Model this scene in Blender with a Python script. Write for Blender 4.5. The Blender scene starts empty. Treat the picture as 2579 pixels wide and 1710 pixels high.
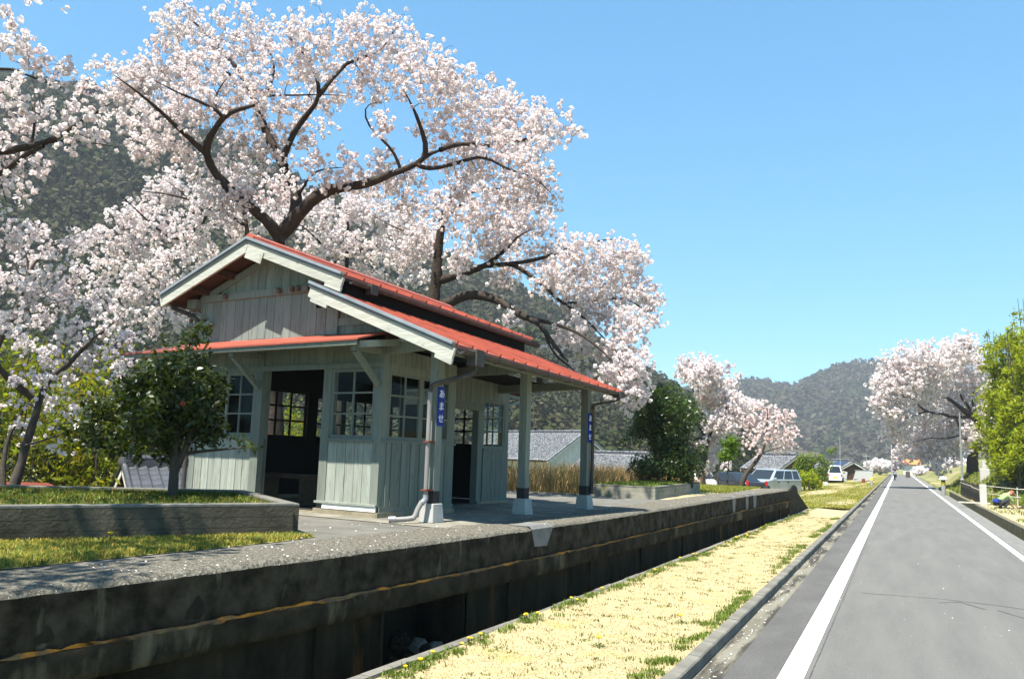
import bpy, bmesh, math, random
import numpy as np
from mathutils import Vector, Matrix

# ------------------------------------------------------------------ camera, light, exposure
SC = bpy.context.scene
COL = SC.collection
R = math.radians
cam_d = bpy.data.cameras.new('camera'); CAM = bpy.data.objects.new('camera', cam_d); COL.objects.link(CAM)
cam_d.sensor_width = 36.0; cam_d.sensor_fit = 'HORIZONTAL'; cam_d.lens = 29.337
cam_d.clip_start = 0.1; cam_d.clip_end = 6000
YAW, PITCH, ROLL = 0.43419, 0.13574, 0.03165
_f = Vector((-math.sin(YAW)*math.cos(PITCH), math.cos(YAW)*math.cos(PITCH), math.sin(PITCH)))
_r0 = Vector((math.cos(YAW), math.sin(YAW), 0)); _u0 = _r0.cross(_f)
_r = math.cos(ROLL)*_r0 + math.sin(ROLL)*_u0; _u = -math.sin(ROLL)*_r0 + math.cos(ROLL)*_u0
CAM.matrix_world = Matrix(((_r.x,_u.x,-_f.x,0),(_r.y,_u.y,-_f.y,0),(_r.z,_u.z,-_f.z,1.7),(0,0,0,1)))
SC.camera = CAM

LIGHT = Vector((0.083, 0.413, -0.907)).normalized()          # the way the sunlight travels
sun_el = math.asin(-LIGHT.z); sun_az = math.atan2(-LIGHT.x, -LIGHT.y)
W = bpy.data.worlds.new('World'); SC.world = W; W.use_nodes = True
wn = W.node_tree.nodes; wn.clear()
sky = wn.new('ShaderNodeTexSky'); sky.sky_type = 'NISHITA'; sky.sun_disc = False
sky.sun_elevation = sun_el; sky.sun_rotation = sun_az
sky.air_density = 1.0; sky.dust_density = 0.1; sky.ozone_density = 0.3; sky.altitude = 50
bg = wn.new('ShaderNodeBackground'); bg.inputs[1].default_value = 0.075
wo = wn.new('ShaderNodeOutputWorld')
tn = wn.new('ShaderNodeMix'); tn.data_type = 'RGBA'; tn.blend_type = 'MULTIPLY'; tn.inputs[0].default_value = 1; tn.inputs[7].default_value = (.80, 1.74, 2.38, 1); gm = wn.new('ShaderNodeGamma'); gm.inputs[1].default_value = .55
W.node_tree.links.new(sky.outputs[0], gm.inputs[0]); W.node_tree.links.new(gm.outputs[0], tn.inputs[6]); W.node_tree.links.new(tn.outputs[2], bg.inputs[0]); W.node_tree.links.new(bg.outputs[0], wo.inputs[0])
sun_d = bpy.data.lights.new('sun', 'SUN'); SUN = bpy.data.objects.new('sun', sun_d); COL.objects.link(SUN)
sun_d.energy = 5.0; sun_d.angle = R(0.53); sun_d.color = (1.0, 0.945, 0.84)
SUN.rotation_euler = LIGHT.to_track_quat('-Z', 'Y').to_euler(); SUN.location = (0, -5, 40)
SC.view_settings.view_transform = 'Standard'; SC.view_settings.look = 'None'
SC.view_settings.gamma = 1; SC.view_settings.use_curve_mapping = False
SC.view_settings.exposure = 1.38
SC.cycles.max_bounces = 6; SC.cycles.transparent_max_bounces = 24
SC.cycles.volume_bounces = 0

# ------------------------------------------------------------------ helpers
rng = np.random.default_rng(7); rnd = random.Random(11)
def A(*v): return np.array(v, float)

def new_obj(name, me, parent=None):
    o = bpy.data.objects.new(name, me); COL.objects.link(o)
    if parent is not None: o.parent = parent
    return o
def mesh_np(name, V, F, mat=None, parent=None, tint=None, smooth=False, mi=None):
    """V (n,3); F one (m,k) array or a list of them"""
    V = np.asarray(V, np.float32); Fs = F if isinstance(F, list) else [F]
    Fs = [np.asarray(f, np.int32) for f in Fs if len(f)]
    me = bpy.data.meshes.new(name)
    nl = sum(f.size for f in Fs); nf = sum(len(f) for f in Fs)
    me.vertices.add(len(V)); me.vertices.foreach_set('co', V.ravel())
    me.loops.add(nl); me.loops.foreach_set('vertex_index', np.concatenate([f.ravel() for f in Fs]))
    me.polygons.add(nf)
    tot = np.concatenate([np.full(len(f), f.shape[1], np.int32) for f in Fs])
    st = np.concatenate([[0], np.cumsum(tot)[:-1]]).astype(np.int32)
    me.polygons.foreach_set('loop_start', st); me.polygons.foreach_set('loop_total', tot)
    if smooth: me.polygons.foreach_set('use_smooth', np.ones(nf, bool))
    mats = mat if isinstance(mat, (list, tuple)) else [mat]
    for m in mats:
        if m: me.materials.append(m)
    if mi is not None: me.polygons.foreach_set('material_index', np.asarray(mi, np.int32))
    if tint is not None:
        t = np.ones((len(V), 4), np.float32); t[:, :3] = tint
        ca = me.color_attributes.new('tint', 'FLOAT_COLOR', 'POINT'); ca.data.foreach_set('color', t.ravel())
    me.update(calc_edges=True)
    return new_obj(name, me, parent)

class MB:
    """collects boxes, bars, tubes into one mesh"""
    def __init__(s): s.v = []; s.f = {3: [], 4: [], }; s.poly = []; s.n = 0
    def add(s, V, F):
        V = np.asarray(V, float)
        for f in F: s.poly.append([i + s.n for i in f])
        s.v.append(V); s.n += len(V); return s
    def box(s, x0, x1, y0, y1, z0, z1):
        V = [(x0,y0,z0),(x1,y0,z0),(x1,y1,z0),(x0,y1,z0),(x0,y0,z1),(x1,y0,z1),(x1,y1,z1),(x0,y1,z1)]
        return s.add(V, [(0,3,2,1),(4,5,6,7),(0,1,5,4),(1,2,6,5),(2,3,7,6),(3,0,4,7)])
    def bar(s, p, q, w, h, up=(0,0,1)):
        p = Vector(p); q = Vector(q); d = (q-p).normalized(); u = Vector(up)
        sd = d.cross(u)
        if sd.length < 1e-4: sd = d.cross(Vector((1,0,0)))
        sd.normalize(); u = sd.cross(d).normalized()
        c = []
        for e in (p, q):
            for a, b in ((-1,-1),(1,-1),(1,1),(-1,1)): c.append(e + sd*(a*w/2) + u*(b*h/2))
        return s.add([tuple(x) for x in c], [(0,1,2,3),(7,6,5,4),(0,4,5,1),(1,5,6,2),(2,6,7,3),(3,7,4,0)])
    def tube(s, pts, rad, n=8, cap=True):
        V, F = tube_np(pts, rad, n)
        F = [tuple(f) for f in F]
        if cap:
            F.append(tuple(range(n))[::-1]); k = len(V) - n; F.append(tuple(range(k, k+n)))
        return s.add(V, F)
    def prism(s, prof, y0, y1, axis='y'):
        """profile [(x,z)] extruded along y (axis y), or [(y,z)] along x"""
        n = len(prof)
        if axis == 'y': V = [(x, y0, z) for x, z in prof] + [(x, y1, z) for x, z in prof]
        elif axis == 'x': V = [(y0, x, z) for x, z in prof] + [(y1, x, z) for x, z in prof]
        else: V = [(x, z, y0) for x, z in prof] + [(x, z, y1) for x, z in prof]
        F = [tuple(range(n)), tuple(range(2*n-1, n-1, -1))]
        for i in range(n): j = (i+1) % n; F.append((i, i+n, j+n, j))
        return s.add(V, F)
    def lathe(s, prof, c=(0,0,0), n=14):
        V = []; F = []
        for r, z in prof:
            for k in range(n): a = 2*math.pi*k/n; V.append((c[0]+r*math.cos(a), c[1]+r*math.sin(a), c[2]+z))
        m = len(prof)
        for i in range(m-1):
            for k in range(n): k2 = (k+1) % n; F.append((i*n+k, i*n+k2, (i+1)*n+k2, (i+1)*n+k))
        F.append(tuple(range(n))[::-1]); F.append(tuple(range((m-1)*n, m*n)))
        return s.add(V, F)
    def build(s, name, mat, parent=None, smooth=False, bevel=0, loc=None):
        me = bpy.data.meshes.new(name)
        me.from_pydata([tuple(x) for x in np.vstack(s.v)], [], s.poly)
        bm = bmesh.new(); bm.from_mesh(me); bmesh.ops.recalc_face_normals(bm, faces=bm.faces)
        if bevel: bmesh.ops.bevel(bm, geom=list(bm.edges), offset=bevel, segments=1, affect='EDGES', profile=0.7)
        bm.to_mesh(me); bm.free()
        for m in (mat if isinstance(mat, (list, tuple)) else [mat]): me.materials.append(m)
        if smooth:
            me.polygons.foreach_set('use_smooth', np.ones(len(me.polygons), bool))
            try: me.set_sharp_from_angle(angle=R(40))
            except Exception: pass
        o = new_obj(name, me, parent)
        if loc is not None: o.location = loc
        return o

def tube_np(pts, rad, n=6):
    P = np.asarray(pts, float); m = len(P)
    rad = np.full(m, rad, float) if np.isscalar(rad) else np.asarray(rad, float)
    T = np.gradient(P, axis=0); T /= np.linalg.norm(T, axis=1, keepdims=True) + 1e-9
    ref = A(0, 0, 1) if abs(T[0, 2]) < .9 else A(1, 0, 0)
    V = []
    u = np.cross(T[0], ref); u /= np.linalg.norm(u)
    for i in range(m):
        u = u - T[i]*(u @ T[i]); u /= np.linalg.norm(u) + 1e-9
        w = np.cross(T[i], u)
        a = np.arange(n)*2*np.pi/n
        V.append(P[i] + rad[i]*(np.cos(a)[:, None]*u + np.sin(a)[:, None]*w))
    V = np.vstack(V); F = []
    k = np.arange(n); k2 = (k+1) % n
    for i in range(m-1): F.append(np.stack([i*n+k, i*n+k2, (i+1)*n+k2, (i+1)*n+k], 1))
    return V, np.vstack(F)

def tag(o, label=None, cat=None, group=None, kind=None):
    if label: o['label'] = label
    if cat: o['category'] = cat
    if group: o['group'] = group
    if kind: o['kind'] = kind
    return o
def thing(name, label, cat, loc=(0,0,0), rz=0, group=None):
    o = bpy.data.objects.new(name, None); COL.objects.link(o)
    o.location = loc; o.rotation_euler = (0, 0, rz); o.empty_display_size = .3
    return tag(o, label, cat, group)
def copy_tree(o, parent=None):
    kids = list(o.children)
    c = o.copy(); COL.objects.link(c)
    if parent is not None: c.parent = parent
    for k in kids: copy_tree(k, c)
    return c

# ------------------------------------------------------------------ materials
def pm(name, c1, c2=None, scale=5, stretch=(1,1,1), rough=.8, bump=0, bscale=None, contrast=(.35,.65), rand=0, detail=6,
       c3=None, s3=1.5, k3=(.55,.75), st3=(1,1,1), metal=0, spec=.12, coord='Object', bdist=.02, tint=False):
    m = bpy.data.materials.new(name); m.use_nodes = True; N = m.node_tree.nodes; L = m.node_tree.links
    b = N['Principled BSDF']; b.inputs['Roughness'].default_value = rough; b.inputs['Metallic'].default_value = metal
    b.inputs['Specular IOR Level'].default_value = spec
    tc = N.new('ShaderNodeTexCoord')
    def noise(sc, st, det=detail):
        mp = N.new('ShaderNodeMapping'); mp.inputs['Scale'].default_value = st; L.new(tc.outputs[coord], mp.inputs[0])
        n = N.new('ShaderNodeTexNoise'); n.inputs['Scale'].default_value = sc; n.inputs['Detail'].default_value = det; n.inputs['Roughness'].default_value = .6
        L.new(mp.outputs[0], n.inputs['Vector']); return n
    def mixc(fac, ca, cb):
        x = N.new('ShaderNodeMix'); x.data_type = 'RGBA'
        L.new(fac, x.inputs[0])
        for s, c in ((6, ca), (7, cb)):
            if hasattr(c, 'links'): L.new(c, x.inputs[s])
            else: x.inputs[s].default_value = (*c, 1)
        return x.outputs[2]
    def ramp(src, lo, hi):
        r = N.new('ShaderNodeMapRange'); r.inputs[1].default_value = lo; r.inputs[2].default_value = hi; r.clamp = True
        L.new(src, r.inputs[0]); return r.outputs[0]
    col = None
    if c2 is not None:
        n = noise(scale, stretch); col = mixc(ramp(n.outputs[0], *contrast), c1, c2)
    if c3 is not None:
        n3 = noise(s3, st3, 8); col = mixc(ramp(n3.outputs[0], *k3), col if col is not None else c1, c3)
    if rand:
        oi = N.new('ShaderNodeObjectInfo'); hv = N.new('ShaderNodeHueSaturation')
        r = N.new('ShaderNodeMapRange'); r.inputs[3].default_value = 1-rand; r.inputs[4].default_value = 1+rand
        L.new(oi.outputs['Random'], r.inputs[0]); L.new(r.outputs[0], hv.inputs['Value'])
        if col is None: hv.inputs['Color'].default_value = (*c1, 1)
        else: L.new(col, hv.inputs['Color'])
        col = hv.outputs[0]
    if tint:
        at = N.new('ShaderNodeAttribute'); at.attribute_name = 'tint'
        x = N.new('ShaderNodeMix'); x.data_type = 'RGBA'; x.blend_type = 'MULTIPLY'; x.inputs[0].default_value = 1
        if col is None: x.inputs[6].default_value = (*c1, 1)
        else: L.new(col, x.inputs[6])
        L.new(at.outputs['Color'], x.inputs[7]); col = x.outputs[2]
    if col is None: b.inputs['Base Color'].default_value = (*c1, 1)
    else: L.new(col, b.inputs['Base Color'])
    if bump:
        bn = noise(bscale or scale*3, stretch if bscale is None else (1,1,1), 8)
        bp = N.new('ShaderNodeBump'); bp.inputs['Strength'].default_value = bump; bp.inputs['Distance'].default_value = bdist
        L.new(bn.outputs[0], bp.inputs['Height']); L.new(bp.outputs[0], b.inputs['Normal'])
    return m
def leafmat(name, c, trans=.35, rough=.5, spec=.3, tint=True, tcol=None):
    m = bpy.data.materials.new(name); m.use_nodes = True; N = m.node_tree.nodes; L = m.node_tree.links
    b = N['Principled BSDF']; b.inputs['Roughness'].default_value = rough; b.inputs['Specular IOR Level'].default_value = spec
    t = N.new('ShaderNodeBsdfTranslucent'); mx = N.new('ShaderNodeMixShader'); mx.inputs[0].default_value = trans
    out = N['Material Output']
    def col(cc):
        if not tint: return None
        at = N.new('ShaderNodeAttribute'); at.attribute_name = 'tint'
        x = N.new('ShaderNodeMix'); x.data_type = 'RGBA'; x.blend_type = 'MULTIPLY'; x.inputs[0].default_value = 1
        x.inputs[6].default_value = (*cc, 1); L.new(at.outputs['Color'], x.inputs[7]); return x.outputs[2]
    c2 = tcol or c
    for s, cc in ((b.inputs['Base Color'], c), (t.inputs['Color'], c2)):
        k = col(cc)
        if k is None: s.default_value = (*cc, 1)
        else: L.new(k, s)
    L.new(b.outputs[0], mx.inputs[1]); L.new(t.outputs[0], mx.inputs[2]); L.new(mx.outputs[0], out.inputs['Surface'])
    return m

M = {}
M['paint'] = pm('mint_paint', (.196,.214,.182), (.156,.174,.149), 3, (6,6,.6), .75, .25, None, (.3,.7), .10, c3=(.10,.105,.085), s3=9, k3=(.55,.75), st3=(3,3,.35))
M['paint_worn'] = pm('worn_mint_paint', (.33,.355,.305), (.235,.26,.225), 4, (6,6,.6), .8, .35, None, (.3,.7), .10, c3=(.22,.22,.17), s3=10, k3=(.53,.66), st3=(3,3,.3))
M['paint_top'] = pm('grey_worn_boards', (.222,.256,.232), (.178,.208,.188), 4, (6,6,.5), .8, .3, None, (.3,.7), .12, c3=(.13,.125,.105), s3=8, k3=(.54,.74), st3=(3,3,.4))
M['trim'] = pm('pale_trim_paint', (.46,.455,.40), (.36,.36,.315), 4, (.7,4,4), .75, .3, None, (.35,.65), .05, c3=(.26,.25,.20), s3=7, k3=(.60,.72))
M['white'] = pm('white_paint', (.76,.78,.74), (.66,.69,.65), 5, rough=.7, bump=.1, c3=(.4,.4,.34), s3=9, k3=(.68,.8))
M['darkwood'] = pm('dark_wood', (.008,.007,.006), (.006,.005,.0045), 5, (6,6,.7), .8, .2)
M['brownwood'] = pm('brown_wood', (.085,.052,.038), (.055,.036,.027), 5, (1,6,6), .8, .2, rand=.1)
M['roof'] = pm('red_roof_metal', (.37,.095,.060), (.30,.075,.048), 3, (1,1,1), .42, .05, 30, (.35,.65), .07, c3=(.17,.050,.038), s3=3, k3=(.50,.72), st3=(.5,5,1), spec=.25)
M['flash'] = pm('grey_flashing', (.34,.36,.38), (.27,.29,.31), 6, rough=.38, metal=.35, spec=.5)
M['flash_dark'] = pm('dull_flashing', (.17,.18,.18), (.13,.14,.14), 6, rough=.55)
M['gutter'] = pm('gutter_metal', (.085,.075,.07), (.05,.045,.042), 8, rough=.55, c3=(.16,.10,.07), s3=6, k3=(.58,.75))
M['pipe'] = pm('grey_pvc', (.24,.225,.215), (.19,.18,.172), 4, rough=.4, spec=.4)
M['chrome'] = pm('pipe_elbow', (.34,.34,.35), (.25,.25,.26), 6, rough=.3, metal=.3)
M['black'] = pm('black_band', (.03,.028,.027), (.045,.04,.036), 7, rough=.7)
M['glass'] = pm('window_glass', (.02,.025,.03), rough=.06, spec=.5)
def glassmat(name):
    m = bpy.data.materials.new(name); m.use_nodes = True; N = m.node_tree.nodes; L = m.node_tree.links; N.remove(N['Principled BSDF'])
    t = N.new('ShaderNodeBsdfTransparent'); t.inputs[0].default_value = (.93,.95,.94,1); g = N.new('ShaderNodeBsdfGlossy'); g.inputs['Roughness'].default_value = .03
    f = N.new('ShaderNodeFresnel'); f.inputs[0].default_value = 1.11; x = N.new('ShaderNodeMixShader')
    L.new(f.outputs[0], x.inputs[0]); L.new(t.outputs[0], x.inputs[1]); L.new(g.outputs[0], x.inputs[2]); L.new(x.outputs[0], N['Material Output'].inputs['Surface']); return m
M['clear'] = glassmat('clear_window_glass')
M['ceramic'] = pm('insulator_ceramic', (.20,.165,.13), (.13,.105,.085), 12, rough=.35)
M['conc'] = pm('pale_concrete', (.25,.235,.195), (.17,.16,.13), 3, rough=.9, bump=.4, bscale=60, c3=(.12,.115,.09), s3=1.8, k3=(.50,.70), detail=10)
M['conc_blk'] = pm('block_concrete', (.40,.395,.365), (.31,.305,.28), 6, rough=.8, bump=.2, bscale=50)
M['found'] = pm('foundation_concrete', (.30,.265,.185), (.22,.19,.135), 5, rough=.9, bump=.3, bscale=40, c3=(.16,.16,.08), s3=6, k3=(.55,.7))
M['coping'] = pm('rough_coping_concrete', (.20,.185,.15), (.085,.078,.062), 30, rough=.95, bump=1.0, bscale=48, contrast=(.38,.6), c3=(.42,.40,.34), s3=62, k3=(.59,.66), bdist=.03, spec=.05)
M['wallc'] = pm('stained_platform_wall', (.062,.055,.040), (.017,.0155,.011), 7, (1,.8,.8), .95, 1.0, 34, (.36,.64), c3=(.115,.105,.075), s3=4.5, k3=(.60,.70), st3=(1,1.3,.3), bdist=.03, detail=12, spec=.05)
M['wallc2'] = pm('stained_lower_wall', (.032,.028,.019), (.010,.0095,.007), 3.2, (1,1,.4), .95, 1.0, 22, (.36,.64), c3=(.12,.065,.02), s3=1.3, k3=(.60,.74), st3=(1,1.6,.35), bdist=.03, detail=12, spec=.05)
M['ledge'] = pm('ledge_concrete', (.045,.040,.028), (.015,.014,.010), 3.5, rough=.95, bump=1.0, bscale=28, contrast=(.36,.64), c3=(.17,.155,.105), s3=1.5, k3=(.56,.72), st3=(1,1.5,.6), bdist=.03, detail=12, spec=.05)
M['moss'] = pm('ochre_moss', (.060,.034,.006), (.014,.013,.010), 2.6, rough=.95, bump=.8, bscale=50, contrast=(.44,.56), detail=12, spec=.05, c3=(.022,.021,.012), s3=11, k3=(.5,.6))
M['patch'] = pm('mortar_patch', (.20,.20,.19), (.13,.13,.125), 6, rough=.9, bump=.3, bscale=50)
M['planter'] = pm('mossy_planter_concrete', (.098,.088,.066), (.040,.037,.028), 3.2, (1,1,.6), .95, .7, 30, (.36,.64), c3=(.065,.070,.012), s3=2.6, k3=(.56,.70), bdist=.015, detail=12, spec=.05)
M['drainwall'] = pm('olive_drain_wall', (.17,.155,.11), (.11,.10,.07), 2.5, (1,1,.6), .95, .5, 30, (.36,.64), c3=(.22,.21,.16), s3=3, k3=(.6,.72), detail=10, spec=.05)
M['shoulder'] = pm('road_edge_concrete', (.175,.172,.16), (.145,.143,.133), 5, (1,.3,1), .9, .3, 100)
M['crack'] = pm('tar_crack', (.05,.05,.048), (.10,.10,.097), 9, rough=.8)
M['planter_top'] = pm('planter_rim', (.17,.165,.145), (.12,.117,.102), 8, rough=.9, bump=.3, bscale=50)
M['asphalt'] = pm('old_asphalt', (.142,.140,.131), (.108,.107,.102), 1.6, (1.8,.22,1), .92, 1.0, 90, (.3,.7), c3=(.215,.21,.195), s3=70, k3=(.56,.66), bdist=.008, detail=12)
M['asphalt2'] = pm('shoulder_asphalt', (.110,.108,.102), (.075,.074,.071), 2.5, (1,.3,1), .92, .8, 110, (.3,.7), c3=(.17,.166,.155), s3=70, k3=(.56,.66), bdist=.008, detail=12)
M['pave'] = pm('platform_asphalt', (.15,.145,.128), (.10,.097,.085), 2.5, rough=.92, bump=.35, bscale=90, c3=(.26,.25,.235), s3=60, k3=(.62,.7), bdist=.008)
M['line'] = pm('white_line_paint', (.80,.80,.79), (.72,.72,.71), 9, rough=.75, bump=.15, bscale=90, c3=(.36,.36,.35), s3=34, k3=(.62,.72))
M['kerb'] = pm('kerb_concrete', (.19,.182,.155), (.125,.12,.102), 4, rough=.9, bump=.35, bscale=70, c3=(.12,.12,.10), s3=2.2, k3=(.58,.75), rand=.1)
M['gutterc'] = pm('gutter_concrete', (.20,.188,.15), (.13,.122,.095), 3, (1,.3,1), .9, .3, 60, (.35,.65), c3=(.050,.046,.038), s3=1.0, k3=(.47,.53), st3=(2.2,.30,1))
M['dirt'] = pm('dark_soil', (.05,.045,.04), (.035,.031,.027), 12, rough=.95, bump=.5, bscale=50)
M['lawn'] = pm('dry_lawn_soil', (.42,.345,.20), (.34,.275,.15), 9, rough=.95, bump=.6, bscale=60, c3=(.34,.30,.10), s3=2.2, k3=(.56,.72), bdist=.02)
M['plawn'] = pm('platform_lawn_soil', (.36,.32,.12), (.24,.23,.07), 7, rough=.95, bump=.6, bscale=60)
M['verge'] = pm('verge_grass', (.205,.185,.055), (.145,.145,.036), .9, rough=.95, bump=.8, bscale=20, contrast=(.35,.65), c3=(.36,.29,.14), s3=.16, k3=(.53,.64), st3=(2,.6,1), bdist=.05)
M['sand'] = pm('sandy_ground', (.40,.33,.20), (.29,.25,.135), 4, rough=.95, bump=.4, bscale=40)
M['field'] = pm('valley_ground', (.20,.20,.075), (.13,.14,.055), .35, rough=.95, bump=.5, bscale=8, c3=(.30,.25,.13), s3=.08, k3=(.52,.65))
M['bark'] = pm('cherry_bark', (.062,.047,.038), (.030,.024,.020), 9, (1,1,.35), .9, .8, 14, (.3,.7), c3=(.075,.07,.055), s3=3, k3=(.6,.75), bdist=.03)
M['bark2'] = pm('grey_bark', (.085,.070,.055), (.05,.042,.035), 9, (1,1,.4), .9, .6, 16, bdist=.02)
M['blossom'] = leafmat('cherry_petals', (.81,.755,.745), .42, .75, .1)
M['blossom_pink'] = leafmat('pink_petals', (.80,.69,.665), .38, .75, .1)
M['hollow_shade'] = pm('chipped_hollow_shade', (.020,.018,.014), (.034,.031,.023), 14, rough=.95, bump=1, bscale=30, spec=.03)  # dark tone stands for the shade inside chipped hollows
M['camellia'] = leafmat('glossy_leaf', (.027,.042,.005), .2, .33, .35, tcol=(.09,.13,.006))
M['bushleaf'] = leafmat('bush_leaf', (.034,.060,.009), .25, .32, .45, tcol=(.11,.18,.014))
M['freshleaf'] = leafmat('fresh_leaf', (.13,.22,.018), .45, .5, .3, tcol=(.20,.34,.02))
M['bamboo'] = leafmat('bamboo_leaf', (.26,.315,.013), .5, .5, .2, tcol=(.44,.50,.016))
M['grass'] = leafmat('grass_blade', (.12,.175,.026), .35, .6, .2, tcol=(.19,.26,.03))
M['drygrass'] = leafmat('dry_blade', (.46,.375,.21), .3, .7, .15)
M['reed'] = leafmat('dry_reed', (.33,.215,.09), .3, .7, .15)
M['hill'] = pm('hill_soil', (.085,.075,.055), (.055,.056,.035), .03, rough=1, coord='Object')
M['hilltree'] = leafmat('hill_foliage', (.10,.10,.075), .2, .8, .05)
M['yellow'] = pm('dandelion_yellow', (.80,.52,.02), rough=.7)
M['petal'] = pm('fallen_petal', (.80,.72,.73), rough=.8)
M['plaster'] = pm('white_plaster', (.66,.65,.60), (.54,.53,.49), 3, rough=.85)
M['yplaster'] = pm('ochre_plaster', (.42,.27,.08), (.33,.21,.06), 3, rough=.9)
M['timber'] = pm('house_timber', (.09,.055,.035), (.06,.04,.028), 6, rough=.8)
M['tile'] = pm('grey_roof_tile', (.075,.079,.088), (.05,.053,.06), 9, rough=.28, spec=.5, rand=.16)
M['tile_pale'] = pm('pale_roof_tile', (.22,.225,.235), (.06,.063,.07), 6.5, rough=.45, spec=.4, contrast=(.42,.58), detail=3)
M['tile_dark'] = pm('dark_ridge_tile', (.075,.078,.085), (.05,.052,.058), 6, rough=.4, spec=.5)
M['rust'] = pm('rust_red_steel', (.22,.055,.03), (.14,.04,.025), 6, rough=.75)
M['iron'] = pm('dark_sheet_iron', (.10,.085,.06), (.06,.052,.042), 3, rough=.7, c3=(.16,.10,.06), s3=2, k3=(.55,.7))
M['granite'] = pm('stone_post', (.50,.49,.45), (.40,.39,.36), 12, rough=.85, bump=.3, bscale=40)
M['rubble'] = pm('rubble_stone', (.24,.215,.165), (.14,.125,.10), 3, rough=.9, bump=.5, bscale=14, rand=.25)
M['steel'] = pm('galvanised_steel', (.42,.43,.44), (.34,.35,.36), 6, rough=.45, metal=.4)
M['bollard'] = pm('grey_bollard', (.27,.27,.26), (.22,.22,.21), 6, rough=.6)
M['refl'] = pm('yellow_band', (.85,.62,.02), rough=.5)
M['silver'] = pm('silver_blue_paint', (.36,.41,.44), rough=.28, metal=.35, spec=.5)
M['carwhite'] = pm('white_car_paint', (.78,.79,.80), rough=.25, spec=.5)
M['carblack'] = pm('black_car_paint', (.02,.021,.026), rough=.2, spec=.5)
M['tyre'] = pm('tyre_rubber', (.022,.022,.022), rough=.85)
M['rim'] = pm('wheel_rim', (.40,.41,.42), rough=.35, metal=.6)
M['trimblk'] = pm('black_plastic', (.025,.025,.027), rough=.6)
M['redlamp'] = pm('red_lens', (.45,.02,.015), rough=.25, spec=.5)
M['lens'] = pm('clear_lens', (.60,.62,.64), rough=.15, spec=.5)
M['plate'] = pm('yellow_plate', (.80,.55,.02), rough=.5)
M['skin'] = pm('skin', (.50,.31,.22), rough=.6)
M['hair'] = pm('black_hair', (.018,.015,.013), rough=.6)
M['navy'] = pm('navy_cloth', (.035,.045,.12), (.025,.03,.09), 12, rough=.85)
M['greenshirt'] = pm('pale_green_cloth', (.27,.36,.17), (.20,.27,.12), 14, rough=.85)
M['bluecloth'] = pm('blue_cloth', (.03,.06,.32), rough=.8)
M['darkcloth'] = pm('dark_grey_cloth', (.035,.035,.04), (.05,.05,.055), 12, rough=.9)
M['capbrown'] = pm('brown_cap', (.30,.12,.06), rough=.85)
M['signblue'] = pm('enamel_blue', (.006,.020,.20), (.008,.026,.23), 4, rough=.45, spec=.15)
M['signwhite'] = pm('enamel_white', (.80,.80,.80), rough=.4)
M['board'] = pm('faded_name_board', (.42,.41,.36), (.34,.33,.29), 5, rough=.7)
M['ink'] = pm('board_lettering', (.035,.035,.035), rough=.7)
M['bench'] = pm('bench_wood', (.16,.11,.07), (.11,.075,.05), 5, (1,6,6), .8, .2)
M['plank'] = pm('bleached_plank', (.55,.51,.42), (.42,.39,.32), 6, (1,6,6), .85, .2)
M['bag'] = pm('white_plastic_bag', (.78,.78,.78), rough=.5)
M['solar'] = pm('solar_glass', (.02,.028,.06), rough=.15, spec=.5)
M['oroof'] = pm('orange_roof', (.55,.20,.07), rough=.6)
M['sheetroof'] = pm('pale_sheet_roof', (.24,.24,.21), (.19,.19,.17), 5, rough=.7)
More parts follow.
